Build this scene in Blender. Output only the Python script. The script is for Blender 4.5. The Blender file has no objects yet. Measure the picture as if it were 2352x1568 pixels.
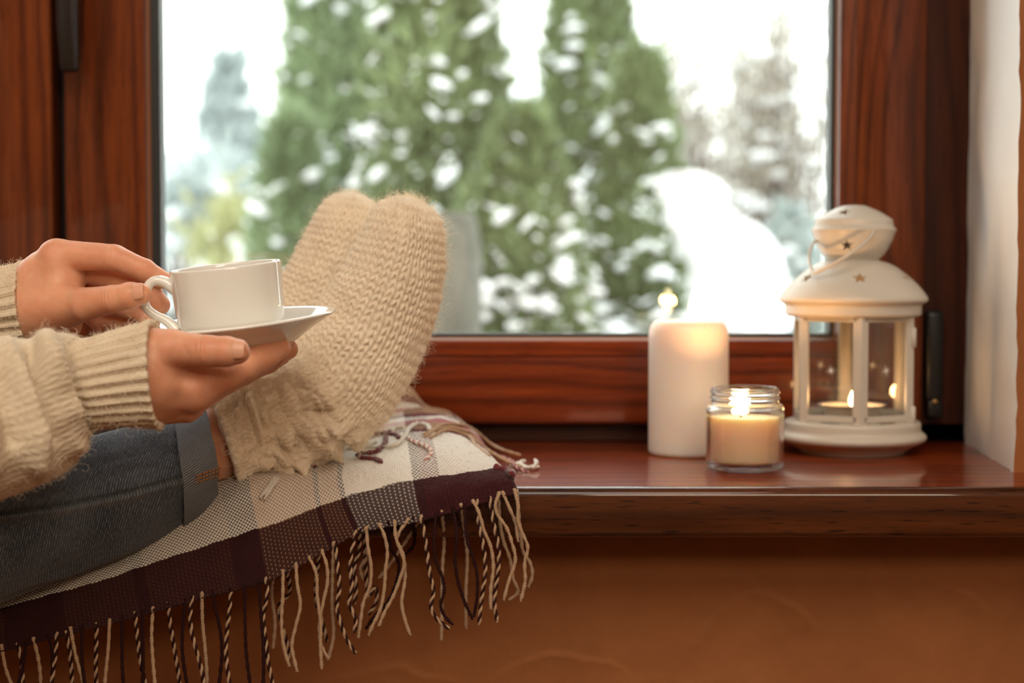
import bpy, bmesh, math, random
import numpy as np
from mathutils import Vector, Matrix

rng = np.random.default_rng(7)
random.seed(7)
SC = bpy.context.scene
COL = SC.collection

# ------------------------------------------------------------------ camera, sky, lights, exposure
FPX, CX, CY, HOR = 3800.0, 1176.0, 784.0, 612.0
PITCH = math.atan((CY - HOR) / FPX)
CP, SP = math.cos(PITCH), math.sin(PITCH)
ZS = 0.80                      # height of the sill top
_v = (CY - 1120) / FPX
EYE = ZS + 1.15 * (SP - _v * CP) / (CP + _v * SP)

cam_d = bpy.data.cameras.new('camera')
cam = bpy.data.objects.new('camera', cam_d)
COL.objects.link(cam)
cam.location = (0, 0, EYE)
cam.rotation_euler = (math.pi / 2 - PITCH, 0, 0)
cam_d.sensor_width = 36.0
cam_d.lens = 36.0 * FPX / 2352.0
cam_d.clip_start = 0.02
cam_d.clip_end = 200
cam_d.dof.use_dof = True
cam_d.dof.focus_distance = 1.085
cam_d.dof.aperture_fstop = 4.9
cam_d.dof.aperture_blades = 0
SC.camera = cam

world = bpy.data.worlds.new('overcast_sky')
SC.world = world
world.use_nodes = True
wbg = world.node_tree.nodes['Background']
wbg.inputs['Color'].default_value = (0.97, 1.0, 0.99, 1)
wbg.inputs['Strength'].default_value = 3.8

SC.view_settings.view_transform = 'Standard'
SC.view_settings.look = 'None'
SC.view_settings.gamma = 1.0
SC.view_settings.use_curve_mapping = False
SC.view_settings.exposure = 0.0


def area_light(name, loc, target, sx, sy, power, color, portal=False):
    d = bpy.data.lights.new(name, 'AREA')
    d.shape = 'RECTANGLE'
    d.size, d.size_y = sx, sy
    d.energy = power
    d.color = color
    o = bpy.data.objects.new(name, d)
    COL.objects.link(o)
    o.location = loc
    dv = Vector(target) - Vector(loc)
    o.rotation_euler = dv.to_track_quat('-Z', 'Y').to_euler()
    if portal:
        d.cycles.is_portal = True
    return o


area_light('room_lamp', (-0.25, -0.10, 2.42), (-0.1, 1.10, 0.82), 1.8, 1.6, 45.0, (1.0, 0.91, 0.78))
area_light('rear_fill', (1.0, -2.25, 2.15), (0.1, 1.2, 0.7), 1.2, 0.5, 27.0, (1.0, 0.82, 0.60))  # added fill, not a known lamp; lifts the wall under the sill
area_light('window_portal', (-0.5, 1.62, 1.45), (-0.5, 0.0, 1.45), 2.0, 1.5, 1.0, (1, 1, 1), portal=True)

cy = SC.cycles
cy.use_denoising = True
cy.max_bounces = 14
cy.diffuse_bounces = 4
cy.glossy_bounces = 5
cy.transmission_bounces = 14
cy.transparent_max_bounces = 24
cy.caustics_reflective = False
cy.caustics_refractive = True
cy.sample_clamp_indirect = 4.0
cy.blur_glossy = 0.5


# ------------------------------------------------------------------ placing and mesh helpers
def P(px, py, Y):
    """world point that stands at depth Y and shows at pixel (px, py)"""
    u, v = (px - CX) / FPX, (CY - py) / FPX
    k = Y / (CP + v * SP)
    return np.array([u * k, Y, EYE + (v * CP - SP) * k])


def PZ(px, py, z):
    """world point at height z above the sill top"""
    u, v = (px - CX) / FPX, (CY - py) / FPX
    k = (ZS + z - EYE) / (v * CP - SP)
    return np.array([u * k, (CP + v * SP) * k, ZS + z])


def grid_px(G):
    f = G[..., 1] * CP - SP * (G[..., 2] - EYE)
    return CX + FPX * G[..., 0] / f, CY - FPX * (G[..., 1] * SP + (G[..., 2] - EYE) * CP) / f


def new_mesh(name, verts, faces, uvs=None, smooth=True):
    verts = np.asarray(verts, dtype=np.float32).reshape(-1, 3)
    me = bpy.data.meshes.new(name)
    if isinstance(faces, np.ndarray):
        nf, k = faces.shape
        me.vertices.add(len(verts))
        me.vertices.foreach_set('co', verts.ravel())
        me.loops.add(nf * k)
        me.loops.foreach_set('vertex_index', faces.astype(np.int32).ravel())
        me.polygons.add(nf)
        me.polygons.foreach_set('loop_start', np.arange(0, nf * k, k, dtype=np.int32))
        me.update(calc_edges=True)
    else:
        me.from_pydata([tuple(v) for v in verts.tolist()], [], faces)
    if uvs is not None:
        lay = me.uv_layers.new(name='UVMap')
        lay.data.foreach_set('uv', np.asarray(uvs, dtype=np.float32).ravel())
    me.validate()
    if smooth:
        me.polygons.foreach_set('use_smooth', np.ones(len(me.polygons), dtype=bool))
    me.update()
    return me


def origin_of(o):
    loc = Vector((0, 0, 0))
    while o is not None:
        loc += o.location
        o = o.parent
    return np.array(loc)


def link(name, me, mat, parent=None, loc=None):
    """mesh given in WORLD coordinates -> object below parent, or at loc"""
    o = bpy.data.objects.new(name, me)
    COL.objects.link(o)
    if parent is not None:
        o.parent = parent
        off = origin_of(parent)
    else:
        off = np.array(loc if loc is not None else (0, 0, 0), dtype=float)
        o.location = off
    if np.any(off != 0):
        me.transform(Matrix.Translation(Vector(-off)))
    mats = mat if isinstance(mat, (list, tuple)) else [mat]
    for m in mats:
        me.materials.append(m)
    return o


def tag(o, label=None, cat=None, group=None, kind=None):
    if label:
        o['label'] = label
    if cat:
        o['category'] = cat
    if group:
        o['group'] = group
    if kind:
        o['kind'] = kind
    return o


def empty(name, loc, label=None, cat=None, group=None, kind=None):
    o = bpy.data.objects.new(name, None)
    COL.objects.link(o)
    o.location = [float(c) for c in loc]
    o.empty_display_size = 0.02
    return tag(o, label, cat, group, kind)


def box_mesh(name, lo, hi, bevel=0.0, seg=2, smooth=True):
    bm = bmesh.new()
    bmesh.ops.create_cube(bm, size=1.0)
    for v in bm.verts:
        for i in range(3):
            v.co[i] = lo[i] + (v.co[i] + 0.5) * (hi[i] - lo[i])
    if bevel > 0:
        bmesh.ops.bevel(bm, geom=list(bm.edges), offset=bevel, segments=seg, profile=0.5, affect='EDGES')
    me = bpy.data.meshes.new(name)
    bm.to_mesh(me)
    bm.free()
    if smooth and bevel > 0:
        for p in me.polygons:
            p.use_smooth = p.area < 0.2 * max(1e-9, max(q.area for q in me.polygons)) if len(me.polygons) < 60 else True
    return me


def box(name, lo, hi, mat, parent=None, bevel=0.0, seg=2):
    return link(name, box_mesh(name, lo, hi, bevel, seg), mat, parent)


def prism_mesh(name, poly, axis, a, b):
    """extrude a 2D polygon; axis is the extrusion axis (0,1,2)"""
    n = len(poly)
    vs = []
    for t in (a, b):
        for p in poly:
            v = [p[0], p[1]]
            v.insert(axis, t)
            vs.append(v)
    fs = [list(range(n))[::-1], list(range(n, 2 * n))]
    fs += [[i, (i + 1) % n, n + (i + 1) % n, n + i] for i in range(n)]
    me = new_mesh(name, vs, fs, smooth=False)
    bm = bmesh.new()
    bm.from_mesh(me)
    bmesh.ops.recalc_face_normals(bm, faces=bm.faces)
    bm.to_mesh(me)
    bm.free()
    return me


def grid_faces(nv, nu, closed):
    j = np.arange(nu if closed else nu - 1)
    i = np.arange(nv - 1)
    I, J = np.meshgrid(i, j, indexing='ij')
    J1 = (J + 1) % nu
    return np.stack([I * nu + J, I * nu + J1, (I + 1) * nu + J1, (I + 1) * nu + J], -1).reshape(-1, 4)


def grid_uvs(U, V, closed):
    """U, V: arrays (nv, nu+1) if closed else (nv, nu)"""
    a = np.stack([U, V], -1)
    q = np.stack([a[:-1, :-1], a[:-1, 1:], a[1:, 1:], a[1:, :-1]], 2)
    return q.reshape(-1, 2)


def grid_normals(G, closed):
    if closed:
        du = np.roll(G, -1, 1) - np.roll(G, 1, 1)
    else:
        du = np.gradient(G, axis=1)
    dv = np.gradient(G, axis=0)
    n = np.cross(du, dv)
    n /= np.maximum(np.linalg.norm(n, axis=-1, keepdims=True), 1e-9)
    return n


def spline(pts, n, closed=False, return_t=False):
    """Catmull-Rom through rows of pts (k, d), chord parametrised, n samples"""
    p = np.asarray(pts, dtype=float)
    k = len(p)
    d = np.linalg.norm(np.diff(p[:, :min(3, p.shape[1])], axis=0), axis=1) + 1e-9
    d = d ** 0.75
    t = np.concatenate([[0], np.cumsum(d)])
    m = np.zeros_like(p)
    m[1:-1] = ((p[2:] - p[1:-1]) / d[1:, None] * d[:-1, None] + (p[1:-1] - p[:-2]) / d[:-1, None] * d[1:, None]) / (d[1:] + d[:-1])[:, None]
    m[0] = (p[1] - p[0]) / d[0]
    m[-1] = (p[-1] - p[-2]) / d[-1]
    x = np.linspace(0, t[-1], n)
    i = np.clip(np.searchsorted(t, x, 'right') - 1, 0, k - 2)
    h = d[i]
    s = ((x - t[i]) / h)[:, None]
    hh = h[:, None]
    r = (2 * s**3 - 3 * s**2 + 1) * p[i] + (s**3 - 2 * s**2 + s) * hh * m[i] + (-2 * s**3 + 3 * s**2) * p[i + 1] + (s**3 - s**2) * hh * m[i + 1]
    if return_t:
        return r, i + s[:, 0]
    return r


def resample(path, n):
    d = np.concatenate([[0], np.cumsum(np.linalg.norm(np.diff(path, axis=0), axis=1))])
    x = np.linspace(0, d[-1], n)
    return np.stack([np.interp(x, d, path[:, c]) for c in range(path.shape[1])], 1)


def frames(path):
    t = np.gradient(path, axis=0)
    t /= np.maximum(np.linalg.norm(t, axis=1, keepdims=True), 1e-9)
    n = np.zeros_like(t)
    a = np.array([0, 1.0, 0]) if abs(t[0][1]) < 0.9 else np.array([1.0, 0, 0])
    n[0] = np.cross(t[0], a)
    n[0] /= np.linalg.norm(n[0])
    for i in range(1, len(t)):
        v = n[i - 1] - t[i] * np.dot(n[i - 1], t[i])
        n[i] = v / max(np.linalg.norm(v), 1e-9)
    return t, n, np.cross(t, n)


def tube_arrays(path, r, ns=8, sq=1.0, caps=True):
    path = np.asarray(path, float)
    r = np.broadcast_to(np.asarray(r, float), (len(path),))
    t, n, b = frames(path)
    a = np.linspace(0, 2 * math.pi, ns, endpoint=False)
    G = path[:, None] + r[:, None, None] * (np.cos(a)[None, :, None] * n[:, None] + sq * np.sin(a)[None, :, None] * b[:, None])
    V = G.reshape(-1, 3)
    F = grid_faces(len(path), ns, True)[:, ::-1]
    if caps:
        c0, c1 = len(V), len(V) + 1
        V = np.concatenate([V, [path[0] - t[0] * r[0] * 0.5, path[-1] + t[-1] * r[-1] * 0.5]])
        j = np.arange(ns)
        j1 = (j + 1) % ns
        e = (len(path) - 1) * ns
        f0 = np.stack([np.full(ns, c0), j, j1, np.full(ns, c0)], -1)
        f1 = np.stack([np.full(ns, c1), e + j1, e + j, np.full(ns, c1)], -1)
        tri = [list(map(int, f[:3])) for f in np.concatenate([f0, f1])]
    else:
        tri = []
    return V, [list(map(int, f)) for f in F] + tri


def tube(name, path, r, mat, parent=None, ns=8, sq=1.0, loc=None):
    V, F = tube_arrays(path, r, ns, sq)
    return link(name, new_mesh(name, V, F), mat, parent, loc)


def lathe_arrays(prof, n=64, center=(0, 0, 0), rot=0.0):
    prof = np.asarray(prof, float)
    a = np.linspace(0, 2 * math.pi, n, endpoint=False) + rot
    G = np.zeros((len(prof), n, 3))
    G[..., 0] = prof[:, 0:1] * np.cos(a)
    G[..., 1] = prof[:, 0:1] * np.sin(a)
    G[..., 2] = prof[:, 1:2]
    G += np.asarray(center)
    return G


def lathe_mesh(name, prof, n=64, center=(0, 0, 0), M=None):
    G = lathe_arrays(prof, n)
    V = G.reshape(-1, 3)
    if M is not None:
        V = V @ np.array(M.to_3x3()).T
    V = V + np.asarray(center)
    me = new_mesh(name, V, grid_faces(len(prof), n, True))
    bm = bmesh.new()
    bm.from_mesh(me)
    bmesh.ops.remove_doubles(bm, verts=bm.verts, dist=1e-6)
    bmesh.ops.recalc_face_normals(bm, faces=bm.faces)
    bm.to_mesh(me)
    bm.free()
    for p in me.polygons:
        p.use_smooth = True
    return me


def fillet(prof, r, k=4):
    """round every inner corner of an open 2D profile"""
    p = [np.array(q, float) for q in prof]
    out = [p[0]]
    for i in range(1, len(p) - 1):
        a, b, c = p[i - 1], p[i], p[i + 1]
        la, lc = np.linalg.norm(a - b), np.linalg.norm(c - b)
        q = min(r, la * 0.45, lc * 0.45)
        s, e = b + (a - b) / la * q, b + (c - b) / lc * q
        for t in np.linspace(0, 1, k):
            out.append((1 - t)**2 * s + 2 * t * (1 - t) * b + t * t * e)
    out.append(p[-1])
    return np.array(out)


def _hash(ix, iy, iz, seed):
    h = (ix.astype(np.int64) * 374761393 + iy.astype(np.int64) * 668265263 + iz.astype(np.int64) * 2147483647 + seed * 974711) & 0xffffffff
    h = ((h ^ (h >> 13)) * 1274126177) & 0xffffffff
    h = h ^ (h >> 16)
    return (h & 0xffff) / 65535.0 * 2 - 1


def vnoise(p, scale=1.0, seed=0):
    q = np.asarray(p) * scale
    f = np.floor(q)
    w = q - f
    w = w * w * (3 - 2 * w)
    i = f.astype(np.int64)
    r = 0
    for dx in (0, 1):
        for dy in (0, 1):
            for dz in (0, 1):
                wt = (w[..., 0] if dx else 1 - w[..., 0]) * (w[..., 1] if dy else 1 - w[..., 1]) * (w[..., 2] if dz else 1 - w[..., 2])
                r = r + wt * _hash(i[..., 0] + dx, i[..., 1] + dy, i[..., 2] + dz, seed)
    return r


def fbm(p, scale, seed=0, oct=3):
    r, a, s = 0, 1.0, scale
    for k in range(oct):
        r = r + a * vnoise(p, s, seed + k)
        a *= 0.5
        s *= 2.03
    return r


def sstep(a, b, x):
    t = np.clip((x - a) / (b - a), 0, 1)
    return t * t * (3 - 2 * t)


# ------------------------------------------------------------------ material helpers
def mat(name):
    m = bpy.data.materials.new(name)
    m.use_nodes = True
    nt = m.node_tree
    return m, nt, nt.nodes['Principled BSDF']


def nd(nt, typ, ins=None, **attrs):
    n = nt.nodes.new('ShaderNode' + typ)
    for k, v in attrs.items():
        setattr(n, k, v)
    for k, v in (ins or {}).items():
        s = n.inputs[k]
        if isinstance(v, bpy.types.NodeSocket):
            nt.links.new(v, s)
        elif hasattr(v, 'outputs'):
            nt.links.new(v.outputs[0], s)
        else:
            if isinstance(v, (tuple, list)) and len(v) == 3 and s.type == 'RGBA':
                v = (*v, 1)
            s.default_value = v
    return n


def mth(nt, op, a, b=0.0, c=None, clamp=False):
    ins = {0: a, 1: b}
    if c is not None:
        ins[2] = c
    return nd(nt, 'Math', ins, operation=op, use_clamp=clamp).outputs[0]


def mixc(nt, fac, a, b, blend='MIX'):
    n = nt.nodes.new('ShaderNodeMix')
    n.data_type = 'RGBA'
    n.blend_type = blend
    for s, v in ((n.inputs[0], fac), (n.inputs[6], a), (n.inputs[7], b)):
        if isinstance(v, bpy.types.NodeSocket):
            nt.links.new(v, s)
        else:
            s.default_value = (*v, 1) if isinstance(v, (tuple, list)) and len(v) == 3 else v
    return n.outputs[2]


def ramp(nt, fac, stops, interp='LINEAR'):
    n = nd(nt, 'ValToRGB', {'Fac': fac})
    cr = n.color_ramp
    cr.interpolation = interp
    while len(cr.elements) > 1:
        cr.elements.remove(cr.elements[-1])
    cr.elements[0].position = stops[0][0]
    cr.elements[0].color = (*stops[0][1], 1)
    for p, c in stops[1:]:
        e = cr.elements.new(p)
        e.color = (*c, 1)
    return n.outputs[0]


def setp(b, **kw):
    for k, v in kw.items():
        s = b.inputs[k.replace('_', ' ')]
        if isinstance(v, bpy.types.NodeSocket):
            b.id_data.links.new(v, s)
        elif isinstance(v, (tuple, list)) and len(v) == 3 and s.type == 'RGBA':
            s.default_value = (*v, 1)
        else:
            s.default_value = v


def bump(nt, b, height, strength=0.3, dist=0.001):
    n = nd(nt, 'Bump', {'Height': height, 'Strength': strength, 'Distance': dist})
    nt.links.new(n.outputs[0], b.inputs['Normal'])
    return n


def objco(nt, scale=(1, 1, 1), rot=(0, 0, 0)):
    tc = nd(nt, 'TexCoord')
    return nd(nt, 'Mapping', {'Vector': tc.outputs['Object'], 'Scale': scale, 'Rotation': rot}).outputs[0]


def noise(nt, vec, scale, detail=3.0, rough=0.5, dist=0.0):
    return nd(nt, 'TexNoise', {'Vector': vec, 'Scale': scale, 'Detail': detail, 'Roughness': rough, 'Distortion': dist}).outputs[0]


def simple(name, color, rough=0.5, metal=0.0, **kw):
    m, nt, b = mat(name)
    setp(b, Base_Color=color, Roughness=rough, Metallic=metal, **kw)
    return m


def wood(name, axis, dark, mid, light, rough=0.32, coat=0.28, pores=0.4, freq=420.0):
    """varnished wood with the grain along axis (0 = x, 2 = z)"""
    m, nt, b = mat(name)
    st = [1.0, 1.0, 1.0]
    st[axis] = 0.22
    v = objco(nt, tuple(st))
    warp = noise(nt, v, 5.0, 2.5, 0.5)
    sep = nd(nt, 'SeparateXYZ', {'Vector': v})
    other = 0 if axis == 2 else 2
    c = mth(nt, 'ADD', sep.outputs[other], mth(nt, 'MULTIPLY', sep.outputs[1], 0.7))
    ph = mth(nt, 'ADD', mth(nt, 'MULTIPLY', c, freq), mth(nt, 'MULTIPLY', warp, 60.0))
    ring = mth(nt, 'MULTIPLY_ADD', mth(nt, 'SINE', ph), 0.5, 0.5)
    ring = mth(nt, 'POWER', ring, 3.0)
    st1 = [1.0, 1.0, 1.0]
    st1[axis] = 0.05
    fine = noise(nt, objco(nt, tuple(st1)), 240.0, 3.0, 0.6)
    big = noise(nt, v, 14.0, 3.0, 0.55)
    fac = mth(nt, 'ADD', mth(nt, 'MULTIPLY', ring, 0.20), mth(nt, 'MULTIPLY', fine, 0.50))
    fac = mth(nt, 'ADD', fac, mth(nt, 'MULTIPLY', big, 0.50))
    col = ramp(nt, fac, [(0.30, light), (0.55, mid), (0.86, dark)])
    st2 = [1.0, 1.0, 1.0]
    st2[axis] = 0.06
    pv = objco(nt, tuple(st2))
    po = noise(nt, pv, 700.0, 1.0, 0.5)
    pf = nd(nt, 'MapRange', {'Value': po, 'From Min': 0.62, 'From Max': 0.70, 'To Min': 0.0, 'To Max': pores}).outputs[0]
    col = mixc(nt, pf, col, tuple(0.25 * x for x in dark))
    setp(b, Base_Color=col, Roughness=rough, Coat_Weight=coat, Coat_Roughness=0.04, Specular_IOR_Level=0.12)
    bump(nt, b, mth(nt, 'SUBTRACT', fine, pf), 0.12, 0.0006)
    return m


W_DARK, W_MID, W_LIGHT = (0.034, 0.0085, 0.0032), (0.115, 0.0250, 0.0070), (0.205, 0.049, 0.0115)
wood_v = wood('varnished_wood_upright', 2, W_DARK, W_MID, W_LIGHT)
wood_h = wood('varnished_wood_level', 0, (0.046, 0.009, 0.0033), (0.165, 0.027, 0.0068), (0.29, 0.054, 0.0115))
wood_frame = wood('dark_frame_wood', 2, (0.018, 0.006, 0.004), (0.050, 0.014, 0.007), (0.085, 0.022, 0.009), rough=0.45, coat=0.15)
wood_frame_h = wood('dark_frame_wood_level', 0, (0.015, 0.006, 0.004), (0.035, 0.012, 0.007), (0.06, 0.016, 0.008), rough=0.45, coat=0.15)
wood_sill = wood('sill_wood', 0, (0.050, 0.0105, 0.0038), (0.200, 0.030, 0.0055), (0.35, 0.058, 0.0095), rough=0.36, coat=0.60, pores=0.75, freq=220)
wood_nosing = wood('sill_edge_oak_shaded', 0, (0.020, 0.0065, 0.0028), (0.072, 0.0190, 0.0052), (0.120, 0.033, 0.0085), rough=0.36, coat=0.70, pores=0.85, freq=260)  # porous oak, darkened to carry the weaker light on the front face
black_rubber = simple('black_rubber', (0.008, 0.008, 0.008), 0.5)
bronze = simple('dark_bronze', (0.020, 0.014, 0.011), 0.34, 0.5)
black_plastic = simple('black_plastic', (0.010, 0.010, 0.011), 0.35)


def plaster(name, c1, c2, scale=9.0, bs=0.35):
    m, nt, b = mat(name)
    v = objco(nt)
    n1 = noise(nt, v, scale, 5.0, 0.6, 0.4)
    n2 = noise(nt, v, 220.0, 4.0, 0.6)
    n3 = noise(nt, v, 45.0, 4.0, 0.65, 1.0)
    col = ramp(nt, n1, [(0.3, c1), (0.7, c2)])
    col = mixc(nt, mth(nt, 'MULTIPLY', n3, 0.25), col, c1)
    setp(b, Base_Color=col, Roughness=0.75, Specular_IOR_Level=0.25)
    bump(nt, b, mth(nt, 'ADD', mth(nt, 'MULTIPLY', n2, 0.35), n3), bs, 0.0016)
    return m


plaster_ochre = plaster('ochre_plaster', (0.27, 0.094, 0.030), (0.36, 0.130, 0.043))
plaster_white = plaster('white_plaster', (0.77, 0.78, 0.77), (0.84, 0.85, 0.84), 6.0, 0.2)


def glass_pane_mat(name, tint=(0.985, 0.995, 0.985), boost=1.0):
    m, nt, b = mat(name)
    nt.nodes.remove(b)
    out = nt.nodes['Material Output']
    lw = nd(nt, 'LayerWeight', {'Blend': 0.5})
    f5 = mth(nt, 'POWER', lw.outputs['Facing'], 5.0)
    fac = mth(nt, 'MULTIPLY_ADD', f5, 0.9, 0.043 * boost, clamp=True)
    tr = nd(nt, 'BsdfTransparent', {'Color': tint})
    gl = nd(nt, 'BsdfGlossy', {'Color': (1, 1, 1), 'Roughness': 0.0})
    mx = nd(nt, 'MixShader', {0: fac, 1: tr.outputs[0], 2: gl.outputs[0]})
    nt.links.new(mx.outputs[0], out.inputs['Surface'])
    return m


window_glass = glass_pane_mat('window_glass')
lantern_glass = glass_pane_mat('lantern_glass', (0.97, 0.98, 0.97), 1.2)


def flame_mat():
    m, nt, b = mat('flame')
    nt.nodes.remove(b)
    out = nt.nodes['Material Output']
    lw = nd(nt, 'LayerWeight', {'Blend': 0.35})
    col = ramp(nt, lw.outputs['Facing'], [(0.0, (1.0, 0.80, 0.48)), (0.55, (1.0, 0.62, 0.22)), (1.0, (1.0, 0.30, 0.06))])
    st = nd(nt, 'MapRange', {'Value': lw.outputs['Facing'], 'From Min': 0.0, 'From Max': 1.0, 'To Min': 15.0, 'To Max': 2.2}).outputs[0]
    em = nd(nt, 'Emission', {'Color': col, 'Strength': st})
    nt.links.new(em.outputs[0], out.inputs['Surface'])
    return m


M_FLAME = flame_mat()
M_WICK = simple('wick', (0.02, 0.015, 0.012), 0.9)


def wax(name, color, radius, scale, rough=0.42):
    m, nt, b = mat(name)
    setp(b, Base_Color=color, Roughness=rough, Subsurface_Weight=1.0, Subsurface_Radius=radius, Subsurface_Scale=scale, Specular_IOR_Level=0.4)
    return m


wax_white = wax('white_wax', (0.80, 0.715, 0.63), (1.0, 0.55, 0.28), 0.022)
wax_cream = wax('cream_wax', (0.95, 0.65, 0.41), (1.0, 0.55, 0.25), 0.020)


def flame(parent, base, h, w, name='flame', power=0.5):
    """pointed teardrop of burning gas on a wick, with the light it gives"""
    t = np.linspace(0, 1, 14)
    r = w * np.sin(np.pi * t ** 0.75) ** 0.9 * (1 - 0.25 * t)
    prof = [(max(a, 1e-5), b * h) for a, b in zip(r, t)]
    link(name, lathe_mesh(name, prof, 16, base), M_FLAME, parent)
    d = bpy.data.lights.new('candle_light', 'POINT')
    d.energy = power
    d.color = (1.0, 0.52, 0.20)
    d.shadow_soft_size = 0.006
    o = bpy.data.objects.new('candle_light', d)
    COL.objects.link(o)
    o.parent = parent
    o.location = Vector(np.asarray(base) + np.array([0, 0, h * 0.5]) - origin_of(parent))


def hair(name, roots, norms, length, radius, mat_, parent, curl=0.6, k=6, lift=0.7, kind='stuff', down=0.0, seed=1):
    """loose fibres standing off a cloth, real hair strands"""
    r = np.random.default_rng(seed)
    n = len(roots)
    L = length * (0.35 + 1.3 * r.random(n) ** 2)
    pts = np.zeros((n, k, 3))
    pts[:, 0] = roots - norms * 0.0005
    d = norms * lift + r.normal(0, 0.6, (n, 3))
    d /= np.linalg.norm(d, axis=1, keepdims=True)
    ax = r.normal(0, 1, (n, 3))
    for i in range(1, k):
        ax = ax * 0.7 + r.normal(0, 0.5, (n, 3))
        d = d + curl * np.cross(d, ax) * 0.6 + np.array([0, 0, -down])
        d /= np.linalg.norm(d, axis=1, keepdims=True)
        pts[:, i] = pts[:, i - 1] + d * (L / (k - 1))[:, None]
    pts -= origin_of(parent)
    cu = bpy.data.hair_curves.new(name)
    cu.add_curves([k] * n)
    cu.attributes['position'].data.foreach_set('vector', pts.astype(np.float32).ravel())
    at = cu.attributes.get('radius') or cu.attributes.new('radius', 'FLOAT', 'POINT')
    at.data.foreach_set('value', np.tile(np.linspace(1, 0.5, k) * radius, n).astype(np.float32))
    cu.materials.append(mat_)
    o = bpy.data.objects.new(name, cu)
    COL.objects.link(o)
    o.parent = parent
    o['kind'] = kind
    return o


# ------------------------------------------------------------------ room shell and wall
Y_SILL, Y_WALL, Y_SASH, Y_GLASS, Y_FRAME = 1.150, 1.235, 1.437, 1.456, 1.452
T_SILL = 0.0357
FL = 0.0
RX0, RX1, RY0, RTOP = -2.4, 1.9, -2.6, 2.5
plain_wall = plaster('room_plaster', (0.62, 0.50, 0.38), (0.70, 0.58, 0.45), 3.0, 0.1)
floor_m = wood('floor_wood', 0, (0.05, 0.02, 0.01), (0.16, 0.07, 0.03), (0.24, 0.11, 0.05))
tag(box('floor', (RX0, RY0, -0.1), (RX1, 1.7, FL), floor_m), kind='structure')
tag(box('ceiling', (RX0, RY0, RTOP), (RX1, 1.7, RTOP + 0.1), plain_wall), kind='structure')
tag(box('wall_left', (RX0 - 0.1, RY0, FL), (RX0, 1.7, RTOP), plain_wall), kind='structure')
tag(box('wall_right', (RX1, RY0, FL), (RX1 + 0.1, 1.7, RTOP), plain_wall), kind='structure')
tag(box('wall_rear', (RX0, RY0 - 0.1, FL), (RX1, RY0, RTOP), plain_wall), kind='structure')

OX0 = -1.25                          # left end of the window opening
xr0, xr1 = P(2326, 1085, Y_WALL)[0], P(2224, 1015, Y_FRAME)[0]
ZT = 2.15                            # head of the window opening

# front wall: solid pieces round the opening, the plaster under the sill with trowel ridges
wf = empty('wall_front', (0, Y_WALL, 0), kind='structure')
box('wall_pier', (RX0, Y_WALL, FL), (OX0, 1.70, RTOP), plaster_ochre, wf)
box('wall_head', (OX0, Y_WALL, ZT), (xr0 + 0.02, 1.70, RTOP), plaster_ochre, wf)
box('wall_base', (OX0, Y_WALL + 0.004, FL), (RX1, 1.70, ZS - T_SILL + 0.002), plaster_ochre, wf)


def trowel_wall():
    nx, nz = 560, 170
    x = np.linspace(-0.75, 0.62, nx)
    z = np.linspace(ZS - 0.30, ZS - T_SILL + 0.004, nz)
    X, Z = np.meshgrid(x, z)
    h = np.zeros_like(X)
    q = np.stack([X, Z, 0 * X], -1)
    # overlapping trowel passes: (centre px, top px, half width px, drop, height)
    for (cx, ty, hw, drop, amp) in ((1748, 1352, 150, 120, .0030), (2175, 1338, 110, 70, .0026), (1285, 1495, 150, 50, .0026), (900, 1530, 170, 40, .0022), (1690, 1316, 60, 14, .0016)):
        c = P(cx, ty, Y_WALL)
        w = hw * Y_WALL / FPX
        dd = drop * Y_WALL / FPX
        wob = 0.0035 * fbm(q, 60, 3, 3)
        t = (X - c[0]) / w
        arc = c[2] - dd * np.abs(t) ** 1.7 + wob
        inside = sstep(0, 0.0016, arc - Z)
        fade = np.clip(1.15 - np.abs(t), 0, 1) ** 0.8 * np.exp(-np.clip(arc - Z, 0, None) / 0.012)
        h += amp * inside * np.clip(fade, 0, 1)
        lip = np.exp(-((arc - Z) / 0.0013) ** 2) * np.clip(1.1 - np.abs(t), 0, 1)
        h += 0.0010 * lip
    h += 0.0010 * fbm(q, 18, 9, 4)
    G = np.stack([X, Y_WALL - h - 0.0015, Z], -1)
    me = new_mesh('plaster', G.reshape(-1, 3), grid_faces(nz, nx, False))
    return link('plaster', me, plaster_ochre, wf)


trowel_wall()


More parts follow.
